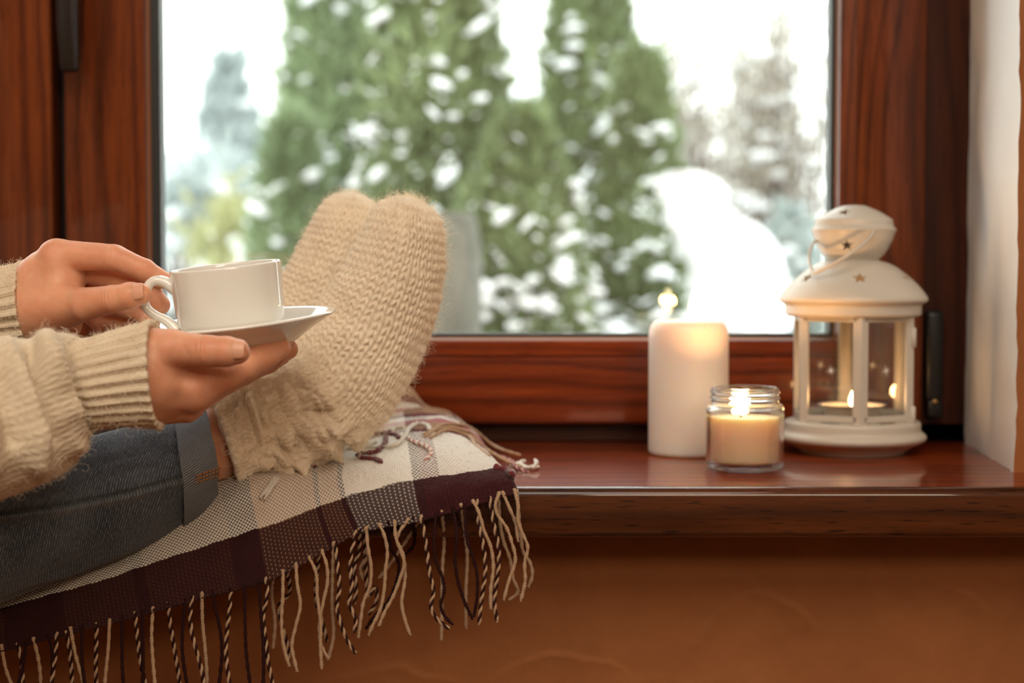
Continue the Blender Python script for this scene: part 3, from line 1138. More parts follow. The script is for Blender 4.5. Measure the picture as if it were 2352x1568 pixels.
def cut_stars(o, center, stars):
    """punch star-shaped holes: stars = (azimuth, radius, height, size, pitch)"""
    bm = bmesh.new()
    for az, rad, hz, size, pit in stars:
        n = Vector((math.cos(az) * math.cos(pit), math.sin(az) * math.cos(pit), math.sin(pit)))
        u = Vector((-math.sin(az), math.cos(az), 0))
        w = n.cross(u)
        if w.z < 0:
            w = -w
        c = Vector(center) + Vector((math.cos(az) * rad, math.sin(az) * rad, hz))
        pts = star_pts(size)
        a = [bm.verts.new(c + u * x + w * y + n * 0.006) for x, y in pts]
        b = [bm.verts.new(c + u * x + w * y - n * 0.007) for x, y in pts]
        bm.faces.new(a)
        bm.faces.new(b[::-1])
        for i in range(10):
            j = (i + 1) % 10
            bm.faces.new([a[j], a[i], b[i], b[j]])
    bmesh.ops.recalc_face_normals(bm, faces=bm.faces)
    me = bpy.data.meshes.new('cutter')
    bm.to_mesh(me)
    bm.free()
    me.transform(Matrix.Translation(Vector(-origin_of(o))))
    cu = bpy.data.objects.new('cutter', me)
    COL.objects.link(cu)
    cu.matrix_world = Matrix.Translation(Vector(origin_of(o)))
    bpy.context.view_layer.update()
    md = o.modifiers.new('stars', 'BOOLEAN')
    md.operation = 'DIFFERENCE'
    md.solver = 'EXACT'
    md.object = cu
    dg = bpy.context.evaluated_depsgraph_get()
    nm = bpy.data.meshes.new_from_object(o.evaluated_get(dg))
    o.modifiers.clear()
    old = o.data
    o.data = nm
    bpy.data.meshes.remove(old)
    bpy.data.objects.remove(cu)
    nm.name = o.name
    nm.set_sharp_from_angle(angle=0.6)


def lantern():
    Yc = 1.372
    s = Yc / FPX
    c = np.array([xa(1961, Yc), Yc, ZS])
    t = empty('lantern', c, 'cream metal lantern with star cut-outs and glass sides, tealight lit inside', 'lantern')
    z = lambda y: (1043 - y) * s
    r = lambda w: w * s
    base = [(0, 0.0012), (r(112), 0.0012), (r(116), 0.0), (r(120), z(1038)), (r(138), z(1026)), (r(160), z(1016)), (r(167), z(1010)), (r(168.5), z(1004)), (r(165), z(998)), (r(157), z(993)), (r(155), z(988)), (r(155), z(974)), (r(152), z(969)), (r(140), z(967)), (0, z(967))]
    link('base', lathe_mesh('base', fillet(base, 0.0014), 96, c), lant_m, t)

    def shell(pr, th):
        pr = np.array(pr)
        inn = pr[::-1].copy()
        inn[:, 0] = np.maximum(inn[:, 0] - th, 0.0)
        inn[:, 1] -= th * 0.6
        return np.concatenate([pr, inn])
    roof = [(r(150), z(727)), (r(154), z(724)), (r(154), z(703)), (r(158), z(700)), (r(167), z(695)), (r(168.5), z(689)), (r(166), z(683)), (r(158), z(672)), (r(147), z(659)), (r(135), z(647)), (r(120), z(634)), (r(98), z(617)), (r(78), z(607)), (r(56), z(601))]
    ro = link('roof', lathe_mesh('roof', shell(fillet(roof, 0.0012), 0.0012), 96, c), lant_m, t)
    cap = [(r(56), z(603)), (r(59), z(598)), (r(69), z(588)), (r(78), z(575)), (r(87), z(556)), (r(92), z(541)), (r(94), z(536)), (r(96), z(533)), (r(95.5), z(529)), (r(92), z(526)), (r(89), z(522)), (r(88), z(511)), (r(86), z(507)), (r(62), z(492)), (r(40), z(482)), (r(25), z(476)), (r(10), z(475.5))]
    ca = link('chimney', lathe_mesh('chimney', np.concatenate([shell(fillet(cap, 0.001), 0.0012)]), 96, c), lant_m, t)
    link('chimney_top', lathe_mesh('chimney_top', [(0, z(474.8)), (r(11), z(475.0)), (r(11.5), z(478)), (0, z(478))], 24, c), lant_m, t)
    d = math.radians
    az = [d(-90 + a) for a in (-5, 55, -65, 115, -125, 175)]
    cut_stars(ro, c, [(a, r(128), z(641), 0.0066, 0.62) for a in az])
    az2 = [d(-90 + a) for a in (-22, 68, 158, -112)]
    cut_stars(ca, c, [(a, r(83.5), z(569), 0.0056, -0.45) for a in az2] + [(a, r(62), z(492), 0.0060, 0.95) for a in [d(-90 - 32), d(0), d(90), d(180)]])

    # six framed glass sides
    R = r(147)
    rot = d(-90 - 4.3)
    zb_, zt_ = z(969.5), z(722)
    cor = [np.array([c[0] + R * math.cos(rot + k * d(60)), c[1] + R * math.sin(rot + k * d(60))]) for k in range(6)]

    def bar(name, p0, p1, n, w, th, parent):
        """flat bar from p0 to p1 lying in a side panel with outward normal n"""
        p0, p1 = np.asarray(p0), np.asarray(p1)
        ax = (p1 - p0) / np.linalg.norm(p1 - p0)
        sd = np.cross(ax, n)
        vs = []
        for p in (p0, p1):
            for a, b in ((-1, 0), (1, 0), (1, 1), (-1, 1)):
                vs.append(p + sd * a * w / 2 - n * b * th)
        fs = [[0, 1, 2, 3], [7, 6, 5, 4], [0, 4, 5, 1], [1, 5, 6, 2], [2, 6, 7, 3], [3, 7, 4, 0]]
        me = new_mesh(name, vs, fs, smooth=False)
        bm = bmesh.new()
        bm.from_mesh(me)
        bmesh.ops.recalc_face_normals(bm, faces=bm.faces)
        bmesh.ops.bevel(bm, geom=list(bm.edges), offset=min(w, th) * 0.22, segments=2, profile=0.5, affect='EDGES')
        bm.to_mesh(me)
        bm.free()
        return link(name, me, lant_m, parent)

    for k in range(6):
        a, b = cor[k], cor[(k + 1) % 6]
        mid = 0.5 * (a + b)
        n2 = mid - c[:2]
        n2 /= np.linalg.norm(n2)
        n = np.array([n2[0], n2[1], 0])
        e = (b - a) / np.linalg.norm(b - a)
        w = 0.0062
        A = lambda q, zz: np.array([*q, c[2] + zz])
        ai, bi = a + e * w * 0.55, b - e * w * 0.55
        door = k == 0
        side = empty('door' if door else 'side_panel', (mid[0], mid[1], c[2] + zb_))
        side.parent = t
        side.location = Vector((mid[0] - c[0], mid[1] - c[1], zb_))
        sw = w
        bar('stile', A(ai, zb_), A(ai, zt_), n, sw, 0.0022, side)
        bar('stile', A(bi, zb_), A(bi, zt_), n, sw, 0.0022, side)
        zr0, zr1 = z(956), z(733)
        bar('rail', A(ai, zr0), A(bi, zr0), n, 0.0050, 0.0020, side)
        bar('rail', A(ai, zr1), A(bi, zr1), n, 0.0046, 0.0020, side)
        # raised bead inside the frame
        aj, bj = a + e * w * 1.05, b - e * w * 1.05
        bar('bead', A(aj, zr0), A(aj, zr1), n * 1.0, 0.0012, 0.0030, side)
        bar('bead', A(bj, zr0), A(bj, zr1), n * 1.0, 0.0012, 0.0030, side)
        gi, go = a + e * w * 0.9 - n2 * 0.0022, b - e * w * 0.9 - n2 * 0.0022
        poly = [tuple(gi), tuple(go), tuple(go - n2 * 0.0011), tuple(gi - n2 * 0.0011)]
        link('glass_pane', prism_mesh('glass_pane', poly, 2, c[2] + zr0 - 0.0005, c[2] + zr1 + 0.0005), lantern_glass, side)
        # etched snow star on the pane
        m0 = 0.5 * (gi + go)
        u = np.array([e[0], e[1], 0])
        ctr = np.array([m0[0], m0[1], c[2] + z(848)]) + n * 0.0002
        V, F, q = [], [], 0
        for j in range(8):
            an = j * math.pi / 4 + 0.2
            dr = u * math.cos(an) + np.array([0, 0, 1]) * math.sin(an)
            sd = u * -math.sin(an) + np.array([0, 0, 1]) * math.cos(an)
            L = 0.0058 if j % 2 == 0 else 0.0042
            for h0 in (0, 0.0001):
                V += [ctr + sd * 0.0003 + n * h0, ctr + dr * L + n * h0, ctr - sd * 0.0003 + n * h0]
            F += [[q, q + 1, q + 2], [q + 5, q + 4, q + 3], [q, q + 3, q + 4, q + 1], [q + 1, q + 4, q + 5, q + 2]]
            q += 6
        link('etched_star', new_mesh('etched_star', V, F, smooth=False), M_ETCH, side)
        # corner post
        cp = a - (a - c[:2]) / R * 0.002
        V, F = tube_arrays(np.array([A(cp, zb_ - 0.001), A(cp, zt_ + 0.002)]), 0.0016, 10)
        link('corner_post', new_mesh('corner_post', V, F), lant_m, t)
        if door:
            for zz in (z(952), z(775)):
                q = b - e * 0.0006
                V, F = tube_arrays(np.array([A(q, zz - 0.0075), A(q, zz + 0.0075)]), 0.0022, 12)
                link('hinge', new_mesh('hinge', V, F), lant_m, side)
        bar('skirt_tab', A(a + e * 0.007, zb_ + 0.0003), A(a + e * 0.018, zb_ + 0.0003), n, 0.0028, 0.0018, side)
        bar('skirt_tab', A(b - e * 0.018, zb_ + 0.0003), A(b - e * 0.007, zb_ + 0.0003), n, 0.0028, 0.0018, side)
    # wire bail swung to the left
    bail = [(2019, 515, -.010), (2014, 519, -.022), (2007, 533, -.033), (1986, 558, -.043), (1950, 585, -.049), (1910, 608, -.046), (1884, 621, -.040), (1869, 626, -.034), (1863, 615, -.027), (1858, 592, -.016), (1861, 572, -.008), (1869, 557, -.002), (1876, 552, 0.0)]
    pts = spline(np.array([P(a, b, Yc + q) for a, b, q in bail]), 90)
    tube('bail_handle', pts, 0.0013, lant_m, t, 10)


M_ETCH = simple('etched_frost', (0.9, 0.9, 0.88), 0.6)
lantern()


def tealight():
    Yc = 1.366
    s = Yc / FPX
    c = np.array([xa(1961, Yc), Yc, ZS + (1043 - 967) * 1.372 / FPX + 0.0004])
    t = empty('tealight', c, 'lit white tealight in a flared cup inside the lantern', 'candle')
    h = 0.0125
    pr = [(0, 0), (60 * s, 0), (64 * s, h * 0.75), (70 * s, h * 0.9), (78 * s, h), (78.5 * s, h + 0.0005), (70 * s, h * 0.96), (62.5 * s, h * 0.78), (61 * s, h * 0.4), (0, h * 0.4)]
    link('cup', lathe_mesh('cup', pr, 56, c), lant_m, t)
    link('wax_fill', lathe_mesh('wax_fill', [(0, h * 0.41), (61 * s, h * 0.41), (61.8 * s, h * 0.74), (40 * s, h * 0.72), (0, h * 0.72)], 48, c), wax_white, t)
    b = c + np.array([xa(1959, Yc) - c[0], -0.002, h * 0.72])
    tube('wick', np.array([b, b + [0, 0, 0.002], b + [0.0003, 0, 0.004]]), 0.0007, M_WICK, t, 8)
    flame(t, b + np.array([0, 0, 0.0018]), 0.0135, 0.0030, power=0.16)


tealight()

# ------------------------------------------------------------------ cup and saucer
china, cnt, cb = mat('white_porcelain')
setp(cb, Base_Color=(0.82, 0.80, 0.74), Roughness=0.10, Specular_IOR_Level=0.55, Coat_Weight=0.5, Coat_Roughness=0.03)
Y_CUP = 1.065
TILT = Matrix.Rotation(math.radians(-5.8), 4, 'Y') @ Matrix.Rotation(math.radians(3.6), 4, 'X')
UPV = np.array(TILT.to_3x3() @ Vector((0, 0, 1)))
RIM0 = P(537, 737.5, Y_CUP)
SAUC = RIM0 - UPV * 0.0195
sr = 235 * Y_CUP / FPX
sp = [(0, 0.0030), (0.030, 0.0026), (0.0325, 0.0), (0.0355, 0.0), (0.0372, 0.0024), (0.043, 0.0062), (0.052, 0.0118), (sr - 0.003, 0.0176), (sr - 0.0004, 0.0190), (sr, 0.0200), (sr - 0.0009, 0.0211), (sr - 0.0045, 0.0207), (0.052, 0.0152), (0.043, 0.0100), (0.036, 0.0066), (0.028, 0.0062), (0.025, 0.0056), (0, 0.0056)]
sau = empty('saucer', SAUC, 'white porcelain saucer held under the cup by the near hand', 'saucer')
link('dish', lathe_mesh('dish', fillet(sp, 0.0012), 128, SAUC, TILT), china, sau)
CUPO = SAUC + UPV * 0.0063 + np.array(TILT.to_3x3() @ Vector((-0.0012, 0, 0)))
HC = 0.0496
cu_ = empty('cup', CUPO, 'white porcelain cup standing on the held saucer', 'cup')
cp_ = [(0, 0.0018), (0.0205, 0.0015), (0.0220, 0.0), (0.0240, 0.0), (0.0250, 0.0018), (0.0305, 0.0070), (0.0338, 0.0135), (0.0347, 0.021), (0.0352, 0.035), (0.0357, HC - 0.0012), (0.0353, HC), (0.0341, HC - 0.0002), (0.0336, HC - 0.002), (0.0330, 0.030), (0.0324, 0.018), (0.029, 0.0098), (0.020, 0.0058), (0, 0.0052)]
link('bowl', lathe_mesh('bowl', fillet(cp_, 0.0010), 128, CUPO, TILT), china, cu_)
link('tea', lathe_mesh('tea', [(0, 0.0300), (0.0331, 0.0300), (0.0330, 0.0285), (0, 0.0285)], 64, CUPO, TILT), simple('black_tea', (0.10, 0.030, 0.006), 0.03), cu_)
hp = [(404, 664, .0000), (391, 655, .0), (379, 648, .0), (362, 644, .0), (347, 649, .0), (337, 663, .0), (332, 688, .0), (339, 709, .0), (358, 724, .0), (380, 735, .0), (395, 747, .0), (407, 760, .0)]
hpts = spline(np.array([P(a, b, Y_CUP - 0.006 + q) for a, b, q in hp]), 70)
hr = np.interp(np.linspace(0, 1, 70), [0, .12, .3, .5, .75, .9, 1], [.0046, .0038, .0031, .0029, .0029, .0034, .0042])
tube('handle', hpts, hr, china, cu_, 16, 1.25)

# ------------------------------------------------------------------ plaid blanket
BURG, DARK, TAN, WHITE, PINK = (0.120, 0.013, 0.022), (0.016, 0.007, 0.007), (0.40, 0.235, 0.13), (0.82, 0.77, 0.69), (0.46, 0.16, 0.17)
BROWN, TAN_SHADED = (0.036, 0.009, 0.010), (0.105, 0.052, 0.027)


def plaid_material():
    """woven wool: one colour sequence along the warp, one along the weft, threads crossing over and under"""
    m, nt, b = mat('plaid_wool')
    uv = nd(nt, 'UVMap')
    sep = nd(nt, 'SeparateXYZ', {'Vector': uv.outputs[0]})
    u, v = sep.outputs[0], sep.outputs[1]       # metres along the hem, metres from the hem
    warp = [(0.0, BURG), (0.060, BROWN), (0.066, WHITE), (0.109, BROWN), (0.1125, TAN), (0.128, BROWN), (0.1325, TAN), (0.178, DARK), (0.200, TAN_SHADED), (0.262, DARK), (0.270, TAN_SHADED), (0.288, TAN_SHADED), (0.320, DARK), (0.360, TAN_SHADED), (0.395, DARK), (0.41, TAN_SHADED), (0.46, DARK)]  # blocks at the left: tan darkened to stand in for shade
    weft = [(0.0, BROWN), (0.0345, WHITE), (0.082, BURG), (0.0845, TAN), (0.094, PINK), (0.102, WHITE), (0.108, BURG), (0.114, TAN), (0.135, BROWN), (0.145, TAN), (0.165, PINK), (0.18, WHITE)]
    nw = noise(nt, uv.outputs[0], 90.0, 2.0)
    jit = mth(nt, 'MULTIPLY_ADD', nw, 0.003, -0.0015)
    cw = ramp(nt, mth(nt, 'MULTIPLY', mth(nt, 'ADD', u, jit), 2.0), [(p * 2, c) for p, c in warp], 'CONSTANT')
    cf = ramp(nt, mth(nt, 'MULTIPLY', mth(nt, 'ADD', v, jit), 2.0), [(p * 2, c) for p, c in weft], 'CONSTANT')
    pit = 0.00145
    a = mth(nt, 'DIVIDE', u, pit)
    c = mth(nt, 'DIVIDE', v, pit)
    # 2/2 twill-like crossing: which thread lies on top
    ph = mth(nt, 'ADD', mth(nt, 'FLOOR', a), mth(nt, 'FLOOR', c))
    par = mth(nt, 'MODULO', mth(nt, 'ADD', ph, 1000.0), 2.0)
    chk = mth(nt, 'GREATER_THAN', par, 0.5)
    par4 = mth(nt, 'MODULO', mth(nt, 'ADD', mth(nt, 'ADD', mth(nt, 'FLOOR', a), mth(nt, 'MULTIPLY', mth(nt, 'FLOOR', c), 2.0)), 1000.0), 4.0)
    dot = mth(nt, 'MULTIPLY', mth(nt, 'LESS_THAN', par4, 0.5), mth(nt, 'LESS_THAN', mth(nt, 'ABSOLUTE', mth(nt, 'SUBTRACT', mth(nt, 'FRACT', a), 0.5)), 0.33))
    hem = mth(nt, 'LESS_THAN', v, 0.0345)
    top = nd(nt, 'Mix', {0: hem, 2: chk, 3: dot}, data_type='FLOAT').outputs[0]
    # weft-faced in the dark hem band: warp shows as small dots only
    fa = mth(nt, 'SUBTRACT', mth(nt, 'FRACT', a), 0.5)
    fc = mth(nt, 'SUBTRACT', mth(nt, 'FRACT', c), 0.5)
    hump_w = mth(nt, 'SUBTRACT', 1.0, mth(nt, 'MULTIPLY', mth(nt, 'ABSOLUTE', fa), 1.7))
    hump_f = mth(nt, 'SUBTRACT', 1.0, mth(nt, 'MULTIPLY', mth(nt, 'ABSOLUTE', fc), 1.7))
    hgt = nd(nt, 'Mix', {0: top, 2: hump_f, 3: hump_w}, data_type='FLOAT').outputs[0]
    fuzz = noise(nt, uv.outputs[0], 1500.0, 3.0, 0.7)
    corner = mth(nt, 'MULTIPLY', mth(nt, 'LESS_THAN', u, 0.048), mth(nt, 'SUBTRACT', 1.0, hem))
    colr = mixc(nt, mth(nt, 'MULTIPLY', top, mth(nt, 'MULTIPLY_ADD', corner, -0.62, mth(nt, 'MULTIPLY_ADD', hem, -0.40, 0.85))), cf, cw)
    colr = mixc(nt, mth(nt, 'MULTIPLY', fuzz, 0.22), colr, mixc(nt, 0.5, cf, cw))
    setp(b, Base_Color=colr, Roughness=0.92, Specular_IOR_Level=0.15, Sheen_Weight=0.06, Sheen_Roughness=0.5)
    bump(nt, b, mth(nt, 'ADD', hgt, mth(nt, 'MULTIPLY', fuzz, 0.5)), 0.55, 0.0009)
    return m


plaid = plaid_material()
ply_tan = simple('tan_yarn', (0.46, 0.29, 0.165), 0.95, Sheen_Weight=0.3)
ply_dark = simple('dark_yarn', (0.030, 0.010, 0.010), 0.95, Specular_IOR_Level=0.1)
ply_burg = simple('burgundy_yarn', (0.15, 0.018, 0.022), 0.95, Sheen_Weight=0.3)
ply_white = simple('white_yarn', (0.76, 0.70, 0.62), 0.95, Sheen_Weight=0.3)
ply_pink = simple('pink_yarn', (0.50, 0.22, 0.20), 0.95, Sheen_Weight=0.3)
wool_fuzz_tan = simple('tan_fuzz', (0.50, 0.33, 0.20), 0.9)
wool_fuzz_burg = simple('burgundy_fuzz', (0.22, 0.05, 0.05), 0.9)
BO = P(800, 1150, 1.14)
blanket = empty('plaid_blanket', BO, 'fringed plaid wool blanket in burgundy, cream and tan draped over the sill', 'blanket')


def ctrl_surface(cols, uc, vr, nu, nv):
    """cols: list of columns, each a list of (px,py,Y); smooth surface through them with u, v in metres"""
    C = np.array([[np.concatenate([P(*q), [uc[i], vr[j]]]) for j, q in enumerate(c)] for i, c in enumerate(cols)])
    A = np.stack([spline(C[i], nv) for i in range(len(cols))])
    return np.stack([spline(A[:, j], nu) for j in range(nv)])     # (nv, nu, 5)


cols = [
    [(1082, 1004, 1.37), (1106, 1026, 1.335), (1138, 1058, 1.275), (1163, 1092, 1.20), (1181, 1112, 1.160), (1190, 1126, 1.143), (1193, 1140, 1.139)],
    [(1072, 984, 1.37), (1092, 1000, 1.325), (1116, 1028, 1.265), (1137, 1050, 1.20), (1160, 1075, 1.160), (1180, 1106, 1.143), (1188, 1136, 1.137)],
    [(1010, 943, 1.38), (1030, 966, 1.33), (1045, 996, 1.27), (1060, 1032, 1.21), (1075, 1087, 1.152), (1086, 1122, 1.139), (1096, 1156, 1.134)],
    [(930, 930, 1.38), (935, 958, 1.33), (940, 990, 1.28), (948, 1042, 1.21), (958, 1105, 1.150), (967, 1150, 1.135), (978, 1194, 1.131)],
    [(800, 965, 1.38), (798, 988, 1.33), (792, 1018, 1.27), (786, 1057, 1.207), (792, 1140, 1.140), (808, 1185, 1.129), (828, 1225, 1.126)],
    [(700, 985, 1.38), (692, 1010, 1.32), (685, 1045, 1.25), (680, 1095, 1.165), (690, 1180, 1.132), (703, 1232, 1.122), (718, 1284, 1.119)],
    [(590, 1000, 1.36), (575, 1035, 1.27), (570, 1075, 1.185), (575, 1130, 1.130), (592, 1215, 1.124), (602, 1275, 1.115), (614, 1336, 1.112)],
    [(440, 1040, 1.26), (430, 1080, 1.19), (435, 1130, 1.138), (440, 1185, 1.124), (455, 1262, 1.114), (465, 1320, 1.106), (475, 1372, 1.102)],
    [(290, 1085, 1.18), (295, 1128, 1.136), (300, 1180, 1.127), (310, 1240, 1.118), (325, 1303, 1.105), (335, 1358, 1.098), (345, 1408, 1.095)],
    [(-30, 1130, 1.138), (-25, 1200, 1.118), (-20, 1270, 1.106), (-15, 1335, 1.096), (-5, 1400, 1.086), (0, 1450, 1.080), (5, 1497, 1.076)],
    [(-370, 1130, 1.14), (-365, 1230, 1.11), (-360, 1330, 1.095), (-355, 1425, 1.08), (-350, 1500, 1.07), (-345, 1550, 1.062), (-340, 1600, 1.058)],
]
uc = [-0.004, 0.0, 0.028, 0.064, 0.110, 0.146, 0.180, 0.225, 0.265, 0.365, 0.47]
vr = [0.130, 0.108, 0.085, 0.062, 0.0345, 0.017, 0.0]
BS = ctrl_surface(cols, uc, vr, 560, 170)
BG = BS[..., :3].copy()
BU, BV = np.maximum(BS[..., 3], 0.0005), np.maximum(BS[..., 4], 0)
BN = grid_normals(BG, False)
if BN[100, 100, 1] > 0:
    BN = -BN
    FLIPB = True
else:
    FLIPB = False
wr = 0.0016 * fbm(np.stack([BU, BV, 0 * BU], -1), 28, 3, 3) + 0.0010 * np.sin(BU * 230 + 3 * np.sin(BV * 50)) * sstep(0.05, 0.0, BV)
BG += BN * wr[..., None]
edge = sstep(0.004, 0.0, BV)
BG += BN * (0.0008 * vnoise(np.stack([BU, BV, 0 * BU], -1), 500, 5) * (0.4 + edge))[..., None]
fB = grid_faces(170, 560, False)
uvB = grid_uvs(BU, BV, False)
if FLIPB:
    fB = fB[:, ::-1]
    uvB = uvB.reshape(-1, 4, 2)[:, ::-1].reshape(-1, 2)
# second skin a cloth thickness behind, closed round the border
th = 0.0032
nvb, nub = BG.shape[:2]
VB = np.concatenate([BG.reshape(-1, 3), (BG - BN * th).reshape(-1, 3)])
off = nvb * nub
fBk = fB[:, ::-1] + off
ring = np.concatenate([np.arange(nub), nub - 1 + nub * np.arange(1, nvb), (nvb - 1) * nub + np.arange(nub - 2, -1, -1), nub * np.arange(nvb - 2, 0, -1)])
r1 = np.roll(ring, -1)
fR = np.stack([ring, r1, r1 + off, ring + off], -1)
if not FLIPB:
    fR = fR[:, ::-1]
uvv = np.stack([BU, BV], -1).reshape(-1, 2)
uvall = np.concatenate([uvB, uvB.reshape(-1, 4, 2)[:, ::-1].reshape(-1, 2), uvv[(fR % off).ravel()]])
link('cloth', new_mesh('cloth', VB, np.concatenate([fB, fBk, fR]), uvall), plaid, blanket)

# folded-back layer behind the heel, showing stripes edge on
cols2 = [
    [(1086, 1000, 1.40), (1070, 972, 1.385), (1076, 985, 1.36), (1082, 1000, 1.34)],
    [(1040, 985, 1.41), (1030, 945, 1.395), (1040, 960, 1.365), (1050, 985, 1.335)],
    [(985, 960, 1.42), (980, 930, 1.40), (985, 945, 1.37), (990, 975, 1.33)],
    [(930, 960, 1.42), (935, 886, 1.41), (940, 935, 1.37), (940, 975, 1.33)],
    [(900, 970, 1.42), (890, 905, 1.41), (880, 940, 1.37), (880, 985, 1.33)],
    [(840, 985, 1.42), (835, 960, 1.41), (830, 975, 1.37), (820, 1000, 1.33)],
]
S2 = ctrl_surface(cols2, [0.10, 0.115, 0.135, 0.155, 0.17, 0.19], [0.18, 0.135, 0.105, 0.085], 80, 50)
me2 = new_mesh('folded_layer', S2[..., :3].reshape(-1, 3), grid_faces(50, 80, False), grid_uvs(S2[..., 3], S2[..., 4], False))
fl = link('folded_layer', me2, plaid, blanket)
sm = fl.modifiers.new('thickness', 'SOLIDIFY')
sm.thickness = 0.003
sm.offset = -1


def yarn(path, kind, r=0.00125, name='tassel', n=None):
    """one knotted fringe strand: two plies twisted round each other"""
    L = np.linalg.norm(np.diff(path, axis=0), axis=1).sum()
    n = n or max(14, int(L / 0.0016))
    p = resample(path, n)
    t, a, b = frames(p)
    m = {'t': (ply_tan, ply_tan), 'd': (ply_dark, ply_dark), 'm': (ply_tan, ply_dark), 'b': (ply_burg, ply_burg), 'w': (ply_white, ply_white), 'p': (ply_pink, ply_white), 'q': (ply_burg, ply_pink)}[kind]
    d = np.concatenate([[0], np.cumsum(np.linalg.norm(np.diff(p, axis=0), axis=1))])
    ph = d / (0.0095 if kind in 'mpq' else 0.0042) * 2 * math.pi + random.random() * 6
    V, F, MI, k = [], [], [], 0
    for q in (0, 1):
        w = ph + q * math.pi
        c = p + (np.cos(w)[:, None] * a + np.sin(w)[:, None] * b) * r * 0.55
        rr = r * 0.72 * (1 + 0.10 * np.sin(d * 900 + q)) * np.where(np.arange(n) > n - 3, 0.75, 1.0)
        v, f = tube_arrays(c, rr, 6)
        V.append(v)
        F += [[x + k for x in g] for g in f]
        MI += [q] * len(f)
        k += len(v)
    me = new_mesh(name, np.concatenate(V), F)
    o = link(name, me, [m[0], m[1]], blanket)
    me.polygons.foreach_set('material_index', np.array(MI, dtype=np.int32))
    return o


HEM = BG[-1]
HEMPX = np.array([CX + FPX * h[0] / (CP * h[1] - SP * (h[2] - EYE)) for h in HEM])
oi = np.argsort(HEMPX)


def hem_at(px):
    return np.array([np.interp(px, HEMPX[oi], HEM[oi, i]) for i in range(3)])


strands = [
    ('t', [(300, 660), (325, 760), (300, 900), (290, 1100), (310, 1300), (350, 1440)], 0),
    ('t', [(400, 620), (410, 800), (435, 970), (400, 1130), (370, 1280), (410, 1480)], 0),
    ('t', [(500, 580), (555, 720), (565, 900), (590, 1100), (590, 1300), (600, 1460)], 0),
    ('t', [(595, 540), (635, 650), (645, 780), (610, 950), (582, 1130), (600, 1290), (650, 1380)], 0),
    ('t', [(690, 740), (680, 1000), (690, 1200), (650, 1390)], 1),
    ('m', [(700, 500), (720, 650), (735, 850), (715, 980), (750, 1120), (800, 1250), (860, 1340)], 0),
    ('m', [(860, 370), (830, 560), (820, 680), (830, 850), (810, 950), (860, 1080), (850, 1180)], 0),
    ('m', [(890, 380), (885, 560), (850, 680), (865, 830), (850, 960)], 1),
    ('t', [(940, 350), (955, 520), (980, 680), (970, 820), (920, 950), (900, 1080), (880, 1220)], 0),
    ('t', [(950, 420), (930, 620), (895, 690), (915, 770)], 1),
    ('t', [(1040, 335), (1080, 430), (1105, 560), (1090, 700), (1080, 850), (1050, 1000), (990, 1130), (960, 1200)], 0),
    ('t', [(1160, 330), (1170, 450), (1210, 560), (1235, 650), (1210, 740), (1150, 900), (1080, 1030), (1040, 1130)], 0),
    ('t', [(1270, 310), (1190, 420), (1175, 470), (1220, 560), (1240, 760), (1215, 960), (1240, 1080), (1280, 1200)], 0),
    ('d', [(1110, 370), (1130, 530), (1190, 640), (1150, 860), (1080, 980), (1000, 1060), (940, 1150)], 1),
    ('m', [(1360, 280), (1390, 420), (1410, 560), (1430, 720), (1460, 860), (1440, 990), (1490, 1080), (1580, 1150)], 0),
    ('d', [(1480, 300), (1465, 480), (1480, 640), (1530, 760), (1540, 870), (1515, 970), (1550, 1060), (1610, 1120)], 0),
    ('d', [(1610, 310), (1640, 450), (1625, 600), (1640, 750), (1690, 920), (1760, 1080)], 0),
    ('d', [(1700, 290), (1720, 480), (1765, 600), (1795, 740), (1795, 900), (1770, 1060)], 0),
    ('t', [(1520, 300), (1540, 500), (1530, 660), (1520, 1240)], 2),
    ('t', [(1670, 330), (1720, 620), (1710, 850), (1710, 1150)], 2),
    ('m', [(1790, 165), (1810, 350), (1840, 500), (1860, 680), (1840, 850), (1820, 1000), (1810, 1120)], 0),
    ('t', [(1760, 150), (1810, 260), (1850, 400), (1900, 520), (1920, 680), (1900, 850), (1900, 1000)], 0),
    ('m', [(1890, 160), (1930, 380), (1960, 520), (1960, 680), (1940, 820), (1930, 960), (1950, 1100)], 0),
    ('t', [(1970, 110), (1935, 200), (1950, 270), (2020, 370), (2060, 480), (2090, 620), (2040, 780), (2000, 930)], 0),
    ('t', [(1960, 200), (1970, 330), (2000, 480), (2050, 620), (2070, 760), (2110, 870), (2040, 930)], 1),
    ('t', [(1990, 190), (2060, 260), (2090, 330), (2110, 480)], 0),
    ('t', [(2080, 90), (2110, 200), (2110, 320), (2150, 430), (2185, 520), (2160, 650), (2165, 780), (2130, 940)], 0),
    ('t', [(2100, 150), (2130, 420), (2150, 560), (2200, 640), (2220, 740), (2190, 830)], 1),
    ('m', [(170, 740), (180, 880), (150, 1050), (170, 1250), (190, 1420), (220, 1570), (230, 1700)], 0),
    ('d', [(115, 750), (130, 1000), (150, 1300), (150, 1560), (140, 1720)], 0),
    ('d', [(5, 780), (10, 1100), (20, 1350), (45, 1560), (60, 1700)], 0),
    ('m', [(330, 760), (335, 900), (280, 950), (300, 1150), (330, 1250), (345, 1400)], 2),
    ('m', [(580, 700), (560, 950), (610, 1120), (640, 1250)], 2),
    ('t', [(225, 740), (215, 900), (240, 1100), (225, 1300)], 2),
    ('m', [(930, 600), (945, 800), (960, 900), (1010, 830), (1020, 940), (960, 1040)], 2),
    ('d', [(1300, 340), (1300, 520), (1240, 580)], 2),
    ('t', [(1370, 420), (1230, 500), (1150, 620), (1040, 760)], 2),
]
